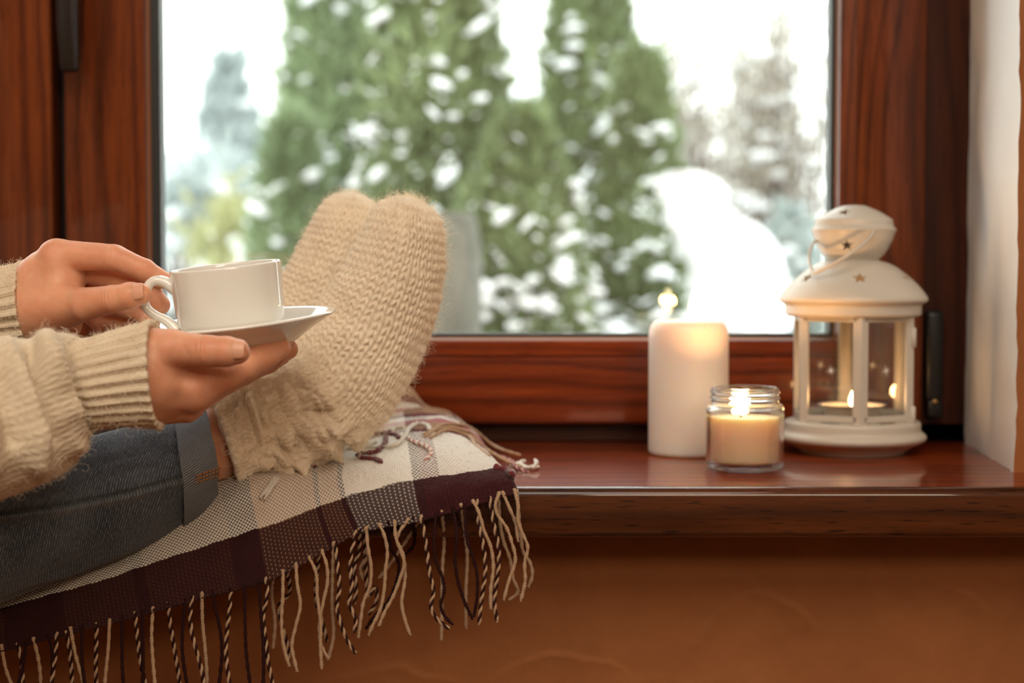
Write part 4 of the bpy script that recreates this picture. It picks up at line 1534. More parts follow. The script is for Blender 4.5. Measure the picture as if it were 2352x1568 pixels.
for kind, pl, layer in strands:
    q = [(560 + a / 3.35, 1100 + b / 3.35) for a, b in pl]
    top = hem_at(q[0][0])
    Y0 = top[1] - 0.002 + layer * 0.012
    pts = [np.array([P(q[0][0], q[0][1], 1)[0] * Y0, Y0, 0])]
    w = []
    for i, (a, b) in enumerate(q):
        f = i / (len(q) - 1)
        w.append(P(a, b, Y0 + 0.012 * f * (1 if layer else 0.6)))
    keep = [x for x in w[1:] if x[2] < top[2] - 0.004]
    w = [top + np.array([0, 0.0005, 0.0035])] + keep
    pth = spline(np.array(w), 60)
    yarn(pth, kind)
pat = 'mdtmdmtdmdtmdtmmdtdmtmdmdtmmdt'
xq = 548
for i in range(30):
    xq -= 19 + 14 * random.random()
    if xq < -60:
        break
    top = hem_at(xq)
    L = 0.105 * (0.75 + 0.4 * random.random())
    nseg = 7
    w = []
    sway = random.uniform(-0.5, 0.5)
    amp = random.uniform(0.001, 0.004)
    php = random.uniform(0, 6)
    for j in range(nseg):
        f = j / (nseg - 1)
        w.append(top + np.array([sway * 0.02 * f + amp * math.sin(php + f * 6), 0.0005 + 0.012 * f * (i % 3), 0.0035 - L * f]))
    yarn(spline(np.array(w), 50), pat[i])

BPX, BPY = [x.ravel() for x in grid_px(BG)]
BGF = BG.reshape(-1, 3)
# loose fringe of the folded layer lying on top
def lay(kind, pts, z0=0.022, z1=None, r=0.0013):
    z1 = z0 if z1 is None else z1
    w = []
    n = len(pts)
    for i, (a, b) in enumerate(pts):
        px, py = 440 + a / 2.851, 780 + b / 2.851
        q = PZ(px, py, z0 + (z1 - z0) * i / (n - 1))
        d2 = (BPX - px) ** 2 + (BPY - py) ** 2
        k = int(np.argmin(d2))
        if d2[k] < 90:                       # on the cloth: rest just above it
            y = BGF[k, 1] - 0.0035 - (0.004 if 0.3 < i / (n - 1) < 0.7 else 0)
            q = P(px, py, y)
        w.append(q)
    yarn(spline(np.array(w), 60), kind, r)


lay('b', [(1110, 650), (1160, 640), (1230, 610), (1330, 622), (1365, 645)], 0.024, 0.026, 0.0019)
lay('b', [(1300, 600), (1275, 625), (1265, 680), (1190, 735), (1110, 742), (1090, 755), (1130, 775), (1190, 778), (1245, 800)], 0.028, 0.019, 0.0019)
lay('w', [(1020, 715), (1150, 705), (1250, 705), (1330, 690), (1390, 640), (1430, 575), (1490, 548), (1540, 560), (1558, 590)], 0.023, 0.027, 0.0017)
lay('w', [(1040, 690), (1140, 690), (1215, 668)], 0.023, 0.025, 0.0014)
lay('w', [(1310, 600), (1340, 575), (1385, 570)], 0.027, 0.028, 0.0016)
lay('t', [(1520, 620), (1560, 600), (1650, 556), (1750, 555), (1850, 590), (1960, 680), (2050, 725), (2155, 755)], 0.027, 0.004)
lay('t', [(1530, 635), (1600, 590), (1700, 575), (1800, 600), (1880, 660), (1960, 735), (2060, 790), (2160, 830)], 0.026, 0.003)
lay('t', [(1560, 640), (1680, 590), (1790, 620), (1860, 690), (1950, 760)], 0.0265, 0.006)
lay('q', [(1960, 740), (2010, 760), (2090, 790), (2130, 835), (2200, 868)], 0.010, 0.002)
lay('w', [(2090, 820), (2140, 810), (2200, 835), (2275, 832)], 0.003, 0.0025, 0.0016)
lay('w', [(2120, 830), (2170, 795), (2185, 790)], 0.003, 0.004, 0.0016)
lay('w', [(2230, 835), (2255, 815), (2250, 785)], 0.003, 0.006, 0.0015)
lay('b', [(1990, 830), (2050, 850), (2100, 880), (2090, 905)], 0.010, 0.004, 0.0026)
lay('p', [(1420, 640), (1450, 665), (1520, 690), (1565, 720), (1570, 745), (1530, 790)], 0.023, 0.020, 0.0015)
lay('p', [(890, 725), (830, 755), (810, 790), (735, 862)], 0.022, 0.019, 0.0015)
lay('q', [(870, 745), (840, 775), (800, 830)], 0.021, 0.019, 0.0015)
lay('w', [(545, 905), (500, 970), (450, 1035)], 0.016, 0.010, 0.0013)
lay('w', [(565, 905), (520, 975), (475, 1045)], 0.016, 0.010, 0.0013)
bi = rng.integers(0, nvb * nub, 1500)
bsel = (BU.reshape(-1)[bi] < 0.07)
hair('burgundy_fuzz', BG.reshape(-1, 3)[bi][bsel], BN.reshape(-1, 3)[bi][bsel], 0.006, 0.00006, wool_fuzz_burg, blanket, 0.9, 6, 0.8)

# ------------------------------------------------------------------ the person: hands, sleeves, jeans, socks
def seg_dist(X, a, b, ra, rb):
    ba = b - a
    pa = X - a
    h = np.clip((pa @ ba) / max(ba @ ba, 1e-12), 0, 1)
    return np.linalg.norm(pa - h[..., None] * ba, axis=-1) - (ra + (rb - ra) * h), h


class Field:
    def __init__(self, lo, hi, vox):
        self.lo, self.vox = np.array(lo), vox
        self.ax = [np.arange(lo[i], hi[i], vox) for i in range(3)]
        self.shape = tuple(len(a) for a in self.ax)
        self.d = np.full(self.shape, 0.05, dtype=np.float32)

    def sub(self, lo, hi):
        sl, cs = [], []
        for i in range(3):
            i0 = max(0, int((lo[i] - self.lo[i]) / self.vox) - 1)
            i1 = min(self.shape[i], int((hi[i] - self.lo[i]) / self.vox) + 2)
            sl.append(slice(i0, max(i0, i1)))
            cs.append(self.ax[i][i0:max(i0, i1)])
        return tuple(sl), np.stack(np.meshgrid(*cs, indexing='ij'), -1)

    def cone(self, a, b, ra, rb, k=0.004, sq=None):
        a, b = np.array(a), np.array(b)
        m = max(ra, rb) + 0.012
        sl, X = self.sub(np.minimum(a, b) - m, np.maximum(a, b) + m)
        if X.size == 0:
            return
        d, _ = seg_dist(X, a, b, ra, rb)
        self.d[sl] = smin(self.d[sl], d.astype(np.float32), k)

    def merge(self, other_d, k):
        self.d = smin(self.d, other_d, k)

    def dent(self, c, r, depth, axis=None):
        """soft hollow (or swelling when depth < 0) round a point"""
        c = np.array(c)
        sl, X = self.sub(c - r * 2.2, c + r * 2.2)
        q = X - c
        self.d[sl] += (depth * np.exp(-(np.linalg.norm(q, axis=-1) / r) ** 2)).astype(np.float32)

    def crease(self, c, ax, dorsal, rad, offs, depth=0.0004, wid=0.0007):
        """fine folds running across a joint on one side of a finger"""
        c, ax, dorsal = np.array(c), np.array(ax), np.array(dorsal)
        sl, X = self.sub(c - rad * 1.6, c + rad * 1.6)
        q = X - c
        t = q @ ax
        s = np.cross(ax, dorsal)
        side = (q @ s) / rad
        on = np.clip((q @ dorsal) / rad, 0, 1) * np.exp(-(side / 0.75) ** 2)
        g = 0
        for o, amp in offs:
            g = g + amp * np.exp(-((t - o - 0.0012 * side * side * np.sign(o + 1e-9)) / wid) ** 2)
        self.d[sl] += (depth * g * on).astype(np.float32)


def unit(v):
    v = np.asarray(v, float)
    return v / np.linalg.norm(v)


def hand_arrays(bones, fingers, lo, hi, vox, dents=(), creases=()):
    """palm from smoothly joined bones, each finger its own chain so that fingers stay apart"""
    f = Field(lo, hi, vox)
    for a, b, ra, rb in bones:
        f.cone(a, b, ra, rb, 0.009)
    tot = f.d
    for ch in fingers:
        g = Field(lo, hi, vox)
        for (a, ra), (b, rb) in zip(ch[:-1], ch[1:]):
            g.cone(a, b, ra, rb, 0.0018)
        # finger flesh: pads between the joints
        tot_f = g.d
        # join to the palm softly near its root, crisply elsewhere
        root = np.array(ch[0][0])
        X = np.stack(np.meshgrid(*g.ax, indexing='ij'), -1)
        w = np.exp(-(np.linalg.norm(X - root, axis=-1) / 0.017) ** 2)
        k = (0.0007 + 0.0065 * w).astype(np.float32)
        tot = smin(tot, tot_f, k)
    f.d = tot
    for dn in dents:
        f.dent(*dn)
    for cr in creases:
        f.crease(*cr)
    X = np.stack(np.meshgrid(*f.ax, indexing='ij'), -1)
    f.d += (0.00022 * vnoise(X, 160, 3)).astype(np.float32)
    return iso_arrays(f.d, f.lo, vox)


def J(px, py, Y, r):
    return (P(px, py, Y), r)


# ---- left hand: thumb and index pinch the cup handle, the others curl behind it
LW0, LW1 = P(-70, 705, 1.105), P(62, 702, 1.100)
L_bones = [
    (LW0, LW1, .0225, .0222),
    (P(62, 682, 1.092), P(128, 596, 1.082), .0180, .0118),
    (P(62, 690, 1.108), P(140, 606, 1.100), .0185, .0112),
    (P(62, 700, 1.122), P(145, 630, 1.117), .0170, .0105),
    (P(66, 716, 1.132), P(148, 660, 1.132), .0165, .0098),
    (P(78, 712, 1.086), P(186, 698, 1.062), .0215, .0112),
    (P(66, 728, 1.100), P(150, 748, 1.104), .0145, .0105),
    (P(110, 650, 1.09), P(140, 640, 1.085), .019, .016),
    (P(100, 700, 1.105), P(150, 700, 1.11), .020, .013),
]
L_index = [J(132, 586, 1.082, .0104), J(262, 591, 1.072, .0083), J(332, 620, 1.074, .0073), J(374, 643, 1.077, .0058)]
L_mid = [J(145, 602, 1.100, .0104), J(268, 641, 1.090, .0083), J(345, 672, 1.082, .0076), J(368, 700, 1.080, .0064)]
L_ring = [J(148, 628, 1.117, .0100), J(255, 692, 1.106, .0083), J(322, 716, 1.096, .0074), J(346, 737, 1.091, .0063)]
L_pink = [J(150, 660, 1.132, .0090), J(232, 738, 1.120, .0074), J(285, 738, 1.112, .0066), J(318, 744, 1.106, .0054)]
L_thumb = [J(150, 705, 1.072, .0125), J(196, 698, 1.056, .0104), J(262, 686, 1.046, .0086), J(300, 679, 1.043, .0082), J(324, 675, 1.042, .0068)]
tdir = unit(L_thumb[3][0] - L_thumb[2][0])
tdor = unit(np.array([0.05, -0.93, 0.35]) - tdir * np.dot(tdir, np.array([0.05, -0.93, 0.35])))
idir = unit(L_index[2][0] - L_index[1][0])
idor = unit(np.array([0.25, -0.25, 0.93]) - idir * np.dot(idir, np.array([0.25, -0.25, 0.93])))
L_creases = [
    (P(258, 686, 1.046), tdir, tdor, .0098, [(-.0038, .8), (-.0012, 1.3), (.0010, 1.0), (.0032, .6)], .00085, .00060),
    (P(200, 690, 1.056), tdir, np.array([0.1, -0.6, 0.8]) / 1.005, .0125, [(-.004, .8), (.001, .7)], .0005, .0012),
    (L_index[1][0], unit(L_index[1][0] - L_index[0][0]), np.array([0, -0.7, 0.7]), .0095, [(-.002, .5), (.001, .8), (.004, .5)], .0006, .0009),
    (L_index[2][0], idir, np.array([0, -0.9, 0.4]), .0085, [(-.001, .8), (.0015, .6)], .0006, .0008),
]
L_dents = [(P(172, 640, 1.066), .0075, .0020), (P(152, 600, 1.066), .006, .0010), (P(120, 735, 1.078), .010, -.0010), (P(95, 640, 1.068), .012, .0010)]
lo = np.minimum(LW0, P(380, 800, 1.02)) - 0.035
hi = np.maximum(LW1, P(400, 540, 1.14)) + 0.02
lo = np.array([P(-70, 700, 1.1)[0] - .01, 1.022, P(100, 812, 1.08)[2]])
hi = np.array([P(405, 700, 1.08)[0], 1.155, P(130, 535, 1.08)[2]])
LV, LQ = hand_arrays(L_bones, [L_index, L_mid, L_ring, L_pink, L_thumb], lo, hi, 0.00075, L_dents, L_creases)

# ---- right hand: saucer lies on the fingers, thumb along its near edge
RW0, RW1 = P(230, 868, 0.985), P(335, 862, 1.000)
R_bones = [
    (RW0, RW1, .0245, .0240),
    (P(335, 872, 1.004), P(440, 893, 1.006), .0215, .0140),
    (P(335, 880, 1.018), P(445, 888, 1.026), .0200, .0130),
    (P(335, 895, 1.030), P(440, 900, 1.046), .0190, .0120),
    (P(335, 915, 1.010), P(428, 940, 1.016), .0170, .0085),
    (P(335, 905, 1.035), P(432, 930, 1.050), .0170, .0100),
    (P(330, 826, 1.000), P(392, 800, 0.992), .0205, .0115),
    (P(345, 850, 1.015), P(430, 850, 1.03), .020, .012),
]
R_index = [J(442, 892, 1.004, .0132), J(560, 840, 1.020, .0096), J(612, 815, 1.034, .0084), J(645, 799, 1.042, .0064)]
R_mid = [J(446, 886, 1.026, .0124), J(570, 838, 1.052, .0094), J(628, 815, 1.064, .0082), J(662, 802, 1.070, .0064)]
R_ring = [J(440, 900, 1.046, .0115), J(560, 850, 1.080, .0090), J(615, 830, 1.094, .0078), J(645, 818, 1.102, .0062)]
R_pink = [J(430, 925, 1.055, .0100), J(520, 878, 1.095, .0078), J(560, 862, 1.112, .0068), J(585, 852, 1.120, .0056)]
R_thumb = [J(360, 806, 0.996, .0130), J(398, 801, 0.990, .0112), J(478, 806, 0.983, .0094), J(520, 807, 0.981, .0088), J(545, 807, 0.981, .0076)]
rdir = unit(R_thumb[3][0] - R_thumb[2][0])
rdor = unit(np.array([0.0, -0.97, 0.22]) - rdir * np.dot(rdir, np.array([0.0, -0.97, 0.22])))
R_creases = [
    (P(476, 806, 0.983), rdir, rdor, .0104, [(-.0042, .7), (-.0014, 1.3), (.0012, 1.1), (.0038, .6)], .00085, .00060),
    (P(545, 850, 1.012), unit(R_index[1][0] - R_index[0][0]), np.array([0.1, -0.9, -0.4]), .0105, [(-.006, .6), (-.002, .9), (.002, .9), (.007, .7)], .0006, .0010),
    (P(440, 870, 0.998), unit(R_index[1][0] - R_index[0][0]), np.array([0.1, -0.85, 0.5]), .013, [(-.002, .9), (.002, .6)], .0005, .0010),
]
R_dents = [(P(440, 846, 0.992), .0075, .0016), (P(415, 925, 0.988), .0065, .0022), (P(470, 905, 0.995), .008, .0006)]
lo = np.array([P(225, 860, .985)[0] - .005, 0.960, P(400, 990, 1.0)[2]])
hi = np.array([P(690, 800, 1.06)[0], 1.132, P(350, 745, 1.0)[2]])
RV, RQ = hand_arrays(R_bones, [R_index, R_mid, R_ring, R_pink, R_thumb], lo, hi, 0.00075, R_dents, R_creases)

# ---- the limbs inside the clothes: forearms, upper arms, trunk, head, legs, feet
SH_R, SH_L = np.array([-0.64, 0.90, ZS + 0.33]), np.array([-0.70, 1.14, ZS + 0.34])
EL_R, EL_L = np.array([-0.47, 0.915, ZS + 0.035]), np.array([-0.58, 1.10, ZS + 0.09])
HIP = np.array([-0.98, 1.04, ZS - 0.22])
KN_R, KN_L = P(-760, 1440, 0.97), P(-760, 955, 1.14)
AN_R, AN_L = P(545, 1012, 1.185), P(440, 950, 1.285)
fb = Field((-1.25, 0.78, ZS - 0.40), (-0.10, 1.42, ZS + 0.80), 0.0055)
for a, b, ra, rb in [
    (RW0 + (RW1 - RW0) * .3, EL_R, .0190, .032), (EL_R, SH_R, .037, .047), (LW0 + (LW1 - LW0) * .3, EL_L, .0190, .032), (EL_L, SH_L, .037, .047),
    (SH_R, SH_L, .050, .050), (HIP, HIP + (-.02, .0, .14), .125, .105), (HIP + (-.02, 0, .14), (-.72, 1.025, ZS + .22), .105, .110),
    ((-.70, 1.025, ZS + .32), (-.665, 1.025, ZS + .42), .052, .045),
    ((-.66, 1.025, ZS + .50), (-.64, 1.025, ZS + .57), .062, .078),
    (HIP + (0.02, -.08, 0), KN_R, .080, .048), (HIP + (0.02, .08, 0), KN_L, .080, .048),
    (KN_R, AN_R, .036, .0275), (KN_L, AN_L, .034, .0200),
]:
    fb.cone(a, b, ra, rb, 0.02)
# face: brow, nose, lips and chin, ears
for a, b, ra, rb in [((-.585, 1.025, ZS + .53), (-.560, 1.025, ZS + .495), .010, .012), ((-.60, 1.025, ZS + .445), (-.590, 1.025, ZS + .445), .022, .020), ((-.580, 1.015, ZS + .468), (-.580, 1.035, ZS + .468), .008, .008), ((-.66, 0.945, ZS + .51), (-.665, 0.943, ZS + .53), .012, .014), ((-.66, 1.105, ZS + .51), (-.665, 1.107, ZS + .53), .012, .014)]:
    fb.cone(a, b, ra, rb, 0.008)
fb.dent((-.578, 0.995, ZS + .525), .012, .006)
fb.dent((-.578, 1.055, ZS + .525), .012, .006)
BV_, BQ = iso_arrays(fb.d, fb.lo, 0.0055)

skin, knt, kb = mat('skin')
sco = objco(knt)
s1 = noise(knt, sco, 55.0, 3.0)
s2 = noise(knt, sco, 900.0, 3.0, 0.6)
s3 = noise(knt, sco, 330.0, 2.0)
scol = ramp(knt, s1, [(0.30, (0.66, 0.305, 0.178)), (0.62, (0.75, 0.39, 0.24))])
scol = mixc(knt, mth(knt, 'MULTIPLY', s3, 0.18), scol, (0.50, 0.20, 0.13))
setp(kb, Base_Color=scol, Roughness=0.47, Subsurface_Weight=0.85, Subsurface_Radius=(1.0, 0.30, 0.14), Subsurface_Scale=0.0065, Specular_IOR_Level=0.42)
bump(knt, kb, mth(knt, 'ADD', s2, mth(knt, 'MULTIPLY', s3, 0.7)), 0.22, 0.0005)
nailm = simple('fingernail', (0.70, 0.36, 0.235), 0.36)

PO = np.array([-0.98, 1.04, ZS - 0.36])
allV = np.concatenate([LV, RV, BV_])
allQ = np.concatenate([LQ, RQ + len(LV), BQ + len(LV) + len(RV)])
person = link('person', new_mesh('person', allV, allQ), skin, None, PO)
tag(person, 'person in cream sweater, jeans and wool socks holding cup and saucer, feet on blanket', 'person')


def nail(c, ax, dor, rad, L, half, name='fingernail'):
    n1, n2 = 13, 11
    s = np.cross(ax, dor)
    V = np.zeros((n1, n2, 3))
    for i, t in enumerate(np.linspace(-0.5, 0.5, n1)):
        w = half * (1 - 0.30 * max(0, -(t + 0.25)) * 4) * (1 - 0.35 * max(0, t - 0.32) * 4)
        for j, q in enumerate(np.linspace(-1, 1, n2)):
            an = q * w
            rr = rad * (1.0 + 0.03 * math.cos(t * 3) - 0.16 * max(0, t) ** 2 - 0.02 * abs(q) ** 3)
            V[i, j] = c + ax * t * L + (dor * math.cos(an) + s * math.sin(an)) * rr
    F = grid_faces(n1, n2, False)
    me = new_mesh(name, V.reshape(-1, 3), F)
    o = link(name, me, nailm, person)
    md = o.modifiers.new('thickness', 'SOLIDIFY')
    md.thickness = 0.0003
    md.offset = 0
    return o


nail(P(321, 676, 1.0425), tdir, tdor, .0077, .0125, .80)
nail(P(546, 807, 0.981), rdir, rdor, .0079, .0130, .80)


def crease_lines(G, N, lines):
    """relief of folds whose crests and hollows run along polylines on the near side of a garment"""
    X, Y = grid_px(G)
    h = np.zeros(X.shape)
    front = sstep(0.15, -0.25, N[..., 1])
    for pts, sig, amp in lines:
        d2 = np.full(X.shape, 1e9)
        for (x0, y0), (x1, y1) in zip(pts[:-1], pts[1:]):
            ex, ey = x1 - x0, y1 - y0
            t = np.clip(((X - x0) * ex + (Y - y0) * ey) / (ex * ex + ey * ey), 0, 1)
            d2 = np.minimum(d2, (X - x0 - t * ex) ** 2 + (Y - y0 - t * ey) ** 2)
        h += amp * np.exp(-d2 / (sig * sig)) * front
    return h


# ---- lofted clothing
def loft(sections, nv, nu, power=1.0):
    """sections: (top px,py, bottom px,py, depth, half width); returns grid (nv, nu, 3), section index per row, arc u, arc v"""
    raw = []
    for sec in sections:
        ax_, ay, bx, by, Y, w = sec[:6]
        A, B = P(ax_, ay, Y), P(bx, by, Y)
        raw.append(np.concatenate([(A + B) / 2, (A - B) / 2, [w, sec[6] if len(sec) > 6 else 0.0]]))
    S, tt = spline(np.array(raw), nv, return_t=True)
    a = np.linspace(0, 2 * math.pi, nu, endpoint=False)
    ca, sa = np.cos(a), np.sin(a)
    if power != 1.0:
        ca = np.sign(ca) * np.abs(ca) ** power
        sa = np.sign(sa) * np.abs(sa) ** power
    G = S[:, None, :3] + ca[None, :, None] * S[:, None, 3:6] + sa[None, :, None] * np.stack([-S[:, 7] * S[:, 6], S[:, 6], 0 * S[:, 6]], -1)[:, None, :]
    v = np.concatenate([[0], np.cumsum(np.linalg.norm(np.diff(S[:, :3], axis=0), axis=1))])
    return G, tt, a, v


def out_normals(G):
    N = grid_normals(G, True)
    c = G.mean(1, keepdims=True)
    if np.mean(((G - c) * N).sum(-1)) < 0:
        N = -N
    return N


def tube_mesh(name, G, ucount, vlen, mat_, parent, cap0=None, cap1=None):
    """closed tube grid to an object with uv (u in turns * ucount, v in metres); caps: pull distance inward"""
    nv, nu = G.shape[:2]
    V = G.reshape(-1, 3)
    F = grid_faces(nv, nu, True)
    N = grid_normals(G, True)
    c = G.mean(1, keepdims=True)
    flip = np.mean(((G - c) * N).sum(-1)) < 0
    U, Vv = np.meshgrid(np.linspace(0, ucount, nu + 1), vlen)
    uv = grid_uvs(U, Vv, True)
    if flip:
        F = F[:, ::-1]
        uv = uv.reshape(-1, 4, 2)[:, ::-1].reshape(-1, 2)
    me = new_mesh(name, V, F, uv)
    return link(name, me, mat_, parent)


def knit_height(u, v, jitter=None):
    """stocking stitch relief: u columns (wales), v rows; V-shaped legs leaning to each other, pits between"""
    fu = (u % 1.0) - 0.5
    au = np.abs(fu)
    leg = np.clip(1 - ((au - 0.24) / 0.25) ** 2, 0, 1) ** 0.7
    ph = v + au * 1.35
    along = 0.5 + 0.5 * np.cos(2 * math.pi * ph)
    return leg * (0.42 + 0.58 * along ** 0.8) - 0.25 * np.exp(-(au / 0.07) ** 2) * (1 - along)


wool_fuzz = simple('cream_fibre', (0.88, 0.77, 0.61), 0.8)
wool_fuzz2 = simple('sweater_fibre', (0.84, 0.74, 0.60), 0.8)


def wool_mat(name, c1, c2, scale=900.0, knit=None, kb_=0.6):
    m, nt, b = mat(name)
    v = objco(nt)
    n1 = noise(nt, v, scale, 3.0, 0.7)
    n2 = noise(nt, v, 60.0, 3.0)
    col = ramp(nt, mth(nt, 'ADD', mth(nt, 'MULTIPLY', n1, 0.6), mth(nt, 'MULTIPLY', n2, 0.4)), [(0.30, c1), (0.70, c2)])
    h = mth(nt, 'MULTIPLY', n1, 0.6)
    if knit:
        uv = nd(nt, 'UVMap')
        sep = nd(nt, 'SeparateXYZ', {'Vector': uv.outputs[0]})
        u = mth(nt, 'MULTIPLY', sep.outputs[0], knit[0])
        w = mth(nt, 'MULTIPLY', sep.outputs[1], knit[1])
        au = mth(nt, 'ABSOLUTE', mth(nt, 'SUBTRACT', mth(nt, 'FRACT', u), 0.5))
        ph = mth(nt, 'MULTIPLY_ADD', au, 1.3, w)
        al = mth(nt, 'MULTIPLY_ADD', mth(nt, 'COSINE', mth(nt, 'MULTIPLY', ph, 2 * math.pi)), 0.5, 0.5)
        lg = mth(nt, 'SUBTRACT', 1.0, mth(nt, 'MULTIPLY', mth(nt, 'ABSOLUTE', mth(nt, 'SUBTRACT', au, 0.25)), 3.6), clamp=True)
        kk = mth(nt, 'MULTIPLY', lg, mth(nt, 'MULTIPLY_ADD', al, 0.6, 0.4))
        col = mixc(nt, mth(nt, 'MULTIPLY', mth(nt, 'SUBTRACT', 1.0, kk), 0.22), col, tuple(0.55 * x for x in c1))
        h = mth(nt, 'ADD', h, mth(nt, 'MULTIPLY', kk, 1.4))
    setp(b, Base_Color=col, Roughness=0.9, Specular_IOR_Level=0.15, Sheen_Weight=0.12, Sheen_Roughness=0.4, Sheen_Tint=(1.0, 0.95, 0.85), Subsurface_Weight=0.25, Subsurface_Radius=(1.0, 0.8, 0.55), Subsurface_Scale=0.004)
    bump(nt, b, h, kb_, 0.0009)
    return m


sock_m = wool_mat('cream_sock_wool', (0.74, 0.60, 0.45), (0.88, 0.76, 0.60))
sweater_m = wool_mat('cream_sweater_wool', (0.66, 0.53, 0.38), (0.78, 0.66, 0.50), 700.0, (30.0, 270.0), 0.5)
rib_m = wool_mat('cream_rib_wool', (0.66, 0.53, 0.38), (0.78, 0.66, 0.50), 700.0, (60.0, 330.0), 0.35)


def sock(secs, label, seed, nhair, ncol=36, row=0.0062):
    G, tt, a, v = loft(secs, 420, 432, 0.92)
    nv, nu = G.shape[:2]
    N = out_normals(G)
    # close the toe smoothly
    U = np.linspace(0, 1, nu, endpoint=False)[None] * ncol + 0 * v[:, None]
    Vr = v[:, None] / row + 0 * U
    wob = 0.22 * vnoise(np.stack([U * 0.5, Vr * 0.5, 0 * U + seed], -1), 1.0, seed)
    kh = knit_height(U + wob, Vr + 0.8 * wob)
    total = v[-1]
    fr = tt[:, None] + 0 * U
    ankle = sstep(4.3, 3.3, fr) * sstep(0.35, 0.9, fr)
    cuff = sstep(1.6, 0.6, fr)
    q = np.stack([U * 0.28, Vr * 0.30, 0 * U + seed * 3.1], -1)
    # bulky blistered stitch round the ankle
    blis = np.abs(vnoise(q, 1.2, seed + 5)) ** 0.7 * 0.9 + 0.5 * np.abs(vnoise(q, 2.6, seed + 6))
    h = 0.0021 * kh * (1 + 0.35 * vnoise(q, 2.0, seed + 2)) * (1 - 0.35 * ankle) + 0.0170 * (blis - 0.38) * ankle
    h += 0.0012 * np.cos(2 * math.pi * (U * 0.5)) * cuff + 0.0008 * np.abs(vnoise(q, 4.5, seed + 8)) * cuff
    h += 0.0010 * fbm(np.stack([U * .2, Vr * .2, 0 * U], -1), 1.0, seed, 2)
    h += 0.0016 * np.exp(-((fr - 0.1) / 0.10) ** 2)
    fade = sstep(total, total - 0.012, v)[:, None]
    G2 = G + N * (h * fade)[..., None]
    # turned-in cuff opening
    inner = [G2[0] + (G2[0].mean(0) - G2[0]) * f + (G2[3] - G2[0]).mean(0) * g for f, g in ((.30, 16), (.26, 6), (.16, .5), (.06, -.8))]
    G3 = np.concatenate([np.stack(inner), G2])
    vv = np.concatenate([np.full(4, -0.002), v])
    o = tube_mesh('sock', G3, ncol, vv, sock_m, person)
    o['label'] = label
    N2 = out_normals(G2).reshape(-1, 3)
    idx = rng.integers(0, nv * nu, nhair)
    Gf = G2.reshape(-1, 3)
    hair('fuzz', Gf[idx], N2[idx], 0.0075, 0.00008, wool_fuzz, o, 1.0, 7, 0.75, seed=seed)
    an = rng.integers(0, int(nv * 0.42) * nu, nhair // 5)
    hair('stray_fibres', Gf[an], N2[an], 0.017, 0.00011, wool_fuzz, o, 1.5, 10, 0.6, seed=seed + 1)
    return o, G2


near = [
    (484, 918, 548, 1143, 1.178, .0350, .30), (538, 886, 612, 1102, 1.186, .0355, .18), (600, 846, 690, 1062, 1.194, .0365), (645, 806, 768, 1022, 1.200, .0370),
    (680, 773, 848, 998, 1.204, .0360), (704, 744, 892, 952, 1.206, .0350), (726, 714, 926, 893, 1.207, .0355), (748, 684, 964, 818, 1.208, .0370),
    (772, 648, 995, 738, 1.208, .0385), (802, 598, 1014, 660, 1.208, .0395), (832, 545, 1021, 585, 1.207, .0390), (850, 507, 1018, 537, 1.206, .0370),
    (866, 481, 1009, 508, 1.205, .0330), (882, 465, 993, 484, 1.204, .0265), (898, 456, 974, 466, 1.204, .0185), (916, 451, 956, 455, 1.204, .0100), (936, 449, 938, 449.5, 1.204, .0010)]
fx, fy = -127, -9


def shift(sec, dx, dy, k, Y, c=(938, 450)):
    o = []
    for (a, b, d, e, y, w) in [q[:6] for q in sec]:
        f = lambda px, py: (c[0] + (px - c[0]) * k + dx, c[1] + (py - c[1]) * k + dy)
        A, B = f(a, b), f(d, e)
        o.append((*A, *B, Y + (y - 1.205), w * 0.98))
    return o


near_sock, NG = sock(near, None, 3, 17000)
fsec = [(a, b - 48 * max(0, 1 - i / 6), d, e - 48 * max(0, 1 - i / 6), y, w) for i, (a, b, d, e, y, w) in enumerate(shift(near, fx, fy, 0.955, 1.292))]
far_sock, FG = sock(fsec, None, 14, 8000)

# ---- jeans: near leg with turned-up cuff, the other leg behind
denim, dnt, db = mat('blue_denim')
duv = nd(dnt, 'UVMap')
dsep = nd(dnt, 'SeparateXYZ', {'Vector': duv.outputs[0]})
tw = mth(dnt, 'ADD', mth(dnt, 'MULTIPLY', dsep.outputs[0], 210.0), mth(dnt, 'MULTIPLY', dsep.outputs[1], 560.0))
dn1 = noise(dnt, duv.outputs[0], 70.0, 3.0)
fib = nd(dnt, 'Mapping', {'Vector': duv.outputs[0], 'Scale': (260.0, 700.0, 1.0)})
dfn = noise(dnt, fib.outputs[0], 1.0, 2.0, 0.6)
twill = mth(dnt, 'MULTIPLY_ADD', mth(dnt, 'SINE', mth(dnt, 'MULTIPLY', tw, 2 * math.pi)), 0.5, 0.5)
dmix = mth(dnt, 'MULTIPLY', mth(dnt, 'POWER', twill, 2.0), nd(dnt, 'MapRange', {'Value': dfn, 'From Min': 0.35, 'From Max': 0.7}).outputs[0])
dbig = noise(dnt, objco(dnt), 26.0, 4.0, 0.6)
dcol = ramp(dnt, dbig, [(0.35, (0.034, 0.043, 0.058)), (0.70, (0.075, 0.088, 0.110))])
dcol = mixc(dnt, mth(dnt, 'MULTIPLY', dmix, 0.75), dcol, (0.26, 0.27, 0.28))
dwear = nd(dnt, 'Attribute', attribute_name='wear').outputs['Fac']
dcol = mixc(dnt, mth(dnt, 'MULTIPLY', dwear, mth(dnt, 'MULTIPLY_ADD', twill, 0.5, 0.1)), dcol, (0.24, 0.235, 0.23))
setp(db, Base_Color=dcol, Roughness=0.9, Specular_IOR_Level=0.15, Sheen_Weight=0.15)
bump(dnt, db, mth(dnt, 'ADD', twill, dfn), 0.35, 0.0006)

